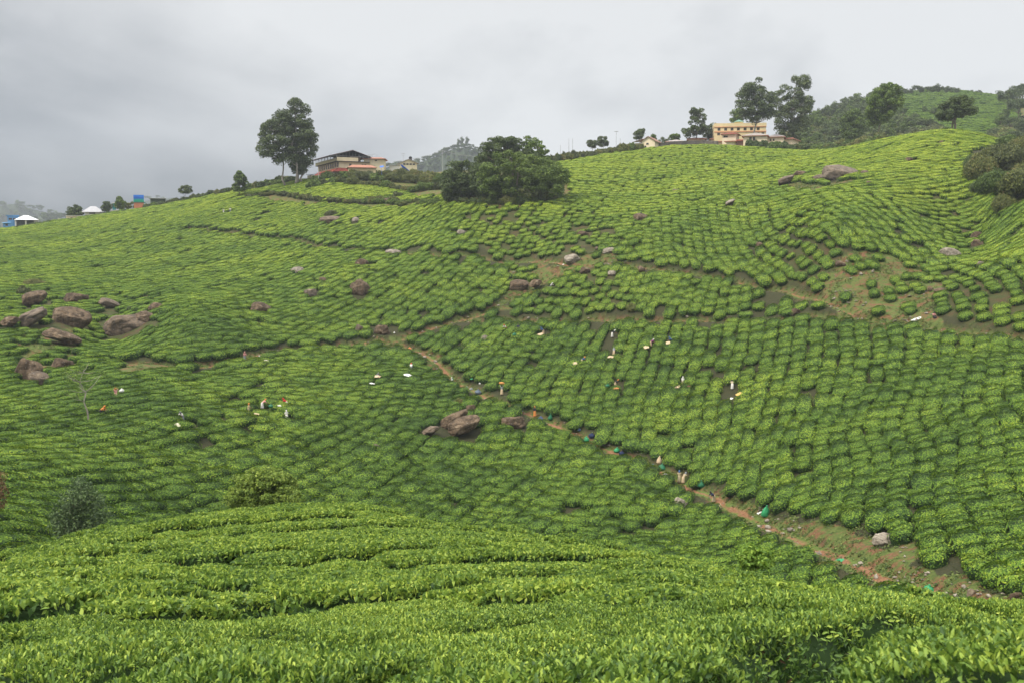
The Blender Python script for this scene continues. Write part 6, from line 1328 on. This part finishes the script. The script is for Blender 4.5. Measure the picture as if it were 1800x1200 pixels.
def pm(k, i, name, m):
    key = (k, i, m.name)
    if key not in PMESH:
        if i == 0: me = BODY[k][0]
        else:
            b = BODY[k][i]; me = bpy.data.meshes.new(name); me.from_pydata(b.v, [], b.f); me.materials.append(m); me.polygons.foreach_set('use_smooth', [True] * len(b.f)); me.update()
        PMESH[key] = me
    return PMESH[key]
for (px, py, k, top, skirt, scarf, yaw, lab) in PEOPLE:
    p = spot(px, py); a = math.atan2(p[0], p[1]); r = empty('person', p - (0, 0, .02), R(yaw) - a, lab, 'person'); d = math.hypot(p[0], p[1])
    obj('body', pm(k, 0, 'body', m_skin), r); obj('blouse', pm(k, 1, 'blouse', cloth(top)), r); obj('skirt', pm(k, 2, 'skirt', cloth(skirt)), r)
    obj('headscarf', pm(k, 3, 'headscarf', cloth(scarf)), r); obj('hair', pm(k, 4, 'hair', m_hair), r); obj('face_features', pm(k, 5, 'face_features', m_hair), r)
    r.scale = (1.03,) * 3 if d < 300 else (1.1,) * 3
# ---------------------------------------------------------------- sacks and sheets
CC = {'white': (.66,.65,.62), 'cream': (.60,.55,.42), 'tan': (.52,.40,.26), 'green': (.02,.13,.06), 'lime': (.03,.25,.10), 'grey': (.22,.24,.25), 'slate': (.10,.13,.17), 'blue': (.07,.10,.22), 'navy': (.015,.025,.07), 'orange': (.55,.20,.08), 'rose': (.32,.10,.10), 'yellow': (.58,.38,.12), 'teal': (.05,.30,.25)}
def sack_mesh(kind, m, seed):
    g = np.random.default_rng(seed); nu, nv = 20, 12; u = np.linspace(0, 2*np.pi, nu, endpoint=False); v = np.linspace(0, 1, nv)
    if kind == 'sheet':
        n = 15; a, b = np.meshgrid(np.linspace(-.5, .5, n), np.linspace(-.38, .38, n), indexing='ij')
        z = .16 * np.exp(-((a / .3) ** 2 + (b / .25) ** 2)) + (vnoise(a, b, .16, seed) - .5) * .16 + .06; a2 = a + (vnoise(a, b, .3, seed + 1) - .5) * .2; b2 = b + (vnoise(a, b, .3, seed + 2) - .5) * .2
        V = np.stack([a2, b2, z], -1).reshape(-1, 3); W2 = V - (0, 0, .03); q = grid_quads(n, n); k = n * n
        rim = [i for i in range(n)]; edge = [(i, 0) for i in range(n)] + [(n-1, j) for j in range(1, n)] + [(i, n-1) for i in range(n-2, -1, -1)] + [(0, j) for j in range(n-2, 0, -1)]; ed = [i * n + j for i, j in edge]
        sidef = [(ed[i], ed[(i+1) % len(ed)], ed[(i+1) % len(ed)] + k, ed[i] + k) for i in range(len(ed))]
        return np_mesh('cloth', np.vstack([V, W2]), quads=np.vstack([q, q[:, ::-1] + k, sidef]), mats=[m], smooth=True)
    if kind == 'pointed': pr = np.interp(v, (0, .08, .35, .7, .88, .94, 1), (.30, .42, .43, .24, .09, .05, .10)); hz_ = v * 1.15
    else: pr = np.interp(v, (0, .1, .35, .6, .8, .9, 1), (.28, .44, .52, .44, .2, .08, .15)); hz_ = v * .82
    X = pr[None] * np.cos(u)[:, None]; Y = pr[None] * np.sin(u)[:, None] * .85; Zz = np.broadcast_to(hz_, X.shape)
    f = 1 + (vnoise(u[:, None] * 1.5 + 0 * v, v[None] * 3 + 0 * u[:, None], .45, seed) - .5) * .35
    V = np.stack([X * f, Y * f, Zz], -1).reshape(-1, 3); i, j = np.meshgrid(np.arange(nu), np.arange(nv - 1), indexing='ij'); i, j = i.ravel(), j.ravel(); i2 = (i + 1) % nu
    V = np.vstack([V, (0, 0, 0), (0, 0, hz_[-1])]); tr = [(i_ * nv, len(V) - 2, ((i_ + 1) % nu) * nv) for i_ in range(nu)] + [(i_ * nv + nv - 1, ((i_ + 1) % nu) * nv + nv - 1, len(V) - 1) for i_ in range(nu)]
    return np_mesh('sack', V, tris=tr, quads=np.stack([i*nv+j, i2*nv+j, i2*nv+j+1, i*nv+j+1], 1), mats=[m], smooth=True)
SM = {}
for i, (px, py, kind, size, cn, lab) in enumerate(BAGS):
    m = flat('fabric_' + cn, CC[cn], .5 if cn in ('green', 'lime', 'teal') else .8, .2, 6)
    p = hit(px, py, 0, 40); onpath = path_dist(p[0], p[1])[0] < .9 or bare_mask(np.array([p[0]]), np.array([p[1]]))[0] > .5
    lift = 0.
    if not onpath and kind == 'sheet' or (not onpath and path_dist(p[0], p[1])[0] > 2.6):
        p = hit(px, py, .95, 40); lift = .92         # lies on top of the bushes
    key = (kind, cn, i % 3)
    if key not in SM: SM[key] = sack_mesh(kind, m, i + 3)
    a = math.atan2(p[0], p[1]); gx = [float(H0(p[0] + e, p[1])) for e in (-.6, .6)]; gy = [float(H0(p[0], p[1] + e)) for e in (-.6, .6)]
    q = Vector((0, 0, 1)).rotation_difference(Vector((-(gx[1]-gx[0])/1.2, -(gy[1]-gy[0])/1.2, 1)).normalized()) if kind == 'sheet' else Vector((0, 0, 1)).rotation_difference(Vector((.1, -.15, 1)).normalized())
    o = obj('cloth_sheet' if kind == 'sheet' else 'sack', SM[key], None, (p[0], p[1], Hs(p[0], p[1]) + lift - .03), (q @ Matrix.Rotation(random.uniform(0, 6.28), 3, 'Z').to_quaternion()).to_euler())
    k = size * (1.15 if kind != 'sheet' else 1.1); o.scale = (k, k, k * (.4 if size > 1.2 else 1)); tag(o, lab, 'sheet' if kind == 'sheet' else 'sack')
# the orange bundle on the walker's head
p = spot(882, 692); key = ('sack', 'orange', 9); SM[key] = sack_mesh('sheet', flat('fabric_orange2', (.58, .27, .08), .8, .2, 6), 4)
g = np.random.default_rng(1); D_ = MB(); nu, nv = 16, 9
for j in range(nv):
    f = math.sin(math.pi * (j + .3) / (nv - .4))
    for i in range(nu): D_.v.append((.50 * math.cos(math.pi * j / (nv-1)) * -1, .24 * f * math.cos(2*math.pi*i/nu) * (1 + .1 * math.sin(3*i)), .20 * f * math.sin(2*math.pi*i/nu)))
for j in range(nv - 1):
    for i in range(nu): D_.f.append((j*nu+i, (j+1)*nu+i, (j+1)*nu+(i+1) % nu, j*nu+(i+1) % nu)); D_.m.append(0)
o = D_.build('bundle', flat('fabric_orange2', (.58, .27, .08), .8, .2, 6), None, True, p + np.array((0, 0, 1.92)), (0, R(6), R(20))); tag(o, 'orange cloth bundle carried on the head of the person walking on the path', 'bundle')
# ---------------------------------------------------------------- far hills
def ridge(prof, d, depth, label, m):
    """a hill as a real mound: skyline given in the picture, at distance d, falling away on both sides"""
    px = np.linspace(prof[0][0], prof[-1][0], 120); py = np.interp(px, [p[0] for p in prof], [p[1] for p in prof]) + (vnoise(px, px * 0, 12, 3) - .5) * 3
    a, t = azt(px, py); top = t * d; v = np.linspace(-1, 1, 25); base = -.16 * d
    hgt = base + (top[:, None] - base) * (1 - np.abs(v)[None] ** 1.5) + (vnoise(px[:, None] * 2 + 0 * v, v[None] * 40 + 0 * px[:, None], 7, 2) - .5) * (1 - np.exp(-np.abs(v) * 9)) * .02 * d
    dd = d + v * depth; X = np.sin(a)[:, None] * dd; Y = np.cos(a)[:, None] * dd
    o = obj('hills', np_mesh('hills', np.stack([X, Y, hgt], -1).reshape(-1, 3), quads=grid_quads(120, 25)[:, ::-1], mats=[m], smooth=True)); tag(o, kind='structure')
    return X, Y, hgt
m_hill = mat('hill_cover', lambda t, p, o: t.links.new(ramp(t, tnoise(t, .02, 6, .7), [(.3, (.014, .025, .012)), (.7, (.035, .055, .02))]), p.inputs['Base Color']))
XS = []
XS.append((ridge([(660,300),(700,290),(735,287),(765,276),(790,265),(805,260),(820,260),(845,268),(880,280),(920,290),(1000,310)], 1500, 300, '', m_hill), 2200, 1.0, 7))
XS.append((ridge([(-300,350),(-150,372),(-60,366),(0,362),(22,360),(50,367),(80,374),(105,383),(140,392),(200,405),(330,430)], 2560, 250, '', m_hill), 1100, 1.0, 14))
XS.append((ridge([(30,420),(60,392),(80,388),(100,388),(120,385),(150,395),(190,402),(230,412)], 1800, 200, '', m_hill), 300, 1, 13))
XS.append((ridge([(120,400),(200,372),(240,356),(275,350),(300,349),(340,352),(400,362),(520,380)], 2750, 160, '', m_hill), 300, 1, 13))
g = np.random.default_rng(77); P_, s_ = [], []
for (X, Y, Zr), n, k, ht in XS:
    i = g.integers(0, X.shape[0], n); j = g.integers(2, 15, n); P_.append(np.stack([X[i, j], Y[i, j], Zr[i, j]], 1) + g.normal(0, 2, (n, 3)) * (1, 1, 0)); s_.append(g.uniform(.6, 1.3, n) * ht)
P_ = np.concatenate(P_); s_ = np.concatenate(s_)
def crown_of(r): return [c for c in r.children if c.name.startswith('crown')][0]
srcF = [crown_of(FT[k]) for k in (2, 1) if k in usedF]
o = instancer('far_forest', P_ - (0, 0, 1.5), np.stack([0*s_, 0*s_, g.uniform(0, 6.28, len(s_))], 1), np.stack([s_, s_, s_ * .9], 1), g.integers(0, len(srcF), len(s_)), srcF)
tag(o, 'distant forest clothing the hazy hills on the horizon', 'forest', kind='stuff')
for px, py, h_, k in ((806,256,13,3),(812,255,15,3),(821,255,15,3),(832,258,7,0),(848,262,6,2),(772,268,6,0),(789,261,5,2),(762,272,5,0),(745,280,4,2)):
    if k not in usedF: continue
    r = copy_tree(FT[k]); a = float(azt(px, py)[0]); dd = 1500; r.location = (math.sin(a) * dd, math.cos(a) * dd, float(azt(px, py + 1)[1]) * dd - 2); kk = h_ * dd / F * 1.1; r.scale = (kk * .8, kk * .8, kk)
    tag(r, 'lone tree on the top of the small hazy hill behind the ridge', 'tree', 'trees on the small hazy hill')
# ---------------------------------------------------------------- haze
hz = MB(); hz.box(-2900, -60, -640, 2900, 3000, 330)
mh = bpy.data.materials.new('haze'); mh.use_nodes = True; t = mh.node_tree; t.nodes.clear()
vo = t.nodes.new('ShaderNodeVolumePrincipled'); vo.inputs['Color'].default_value = (.80, .86, .95, 1); vo.inputs['Density'].default_value = 0.00018; vo.inputs['Anisotropy'].default_value = .2
oo = t.nodes.new('ShaderNodeOutputMaterial'); t.links.new(vo.outputs[0], oo.inputs['Volume'])
tag(hz.build('haze', mh), 'thin pale haze over the valley', 'haze', kind='stuff')
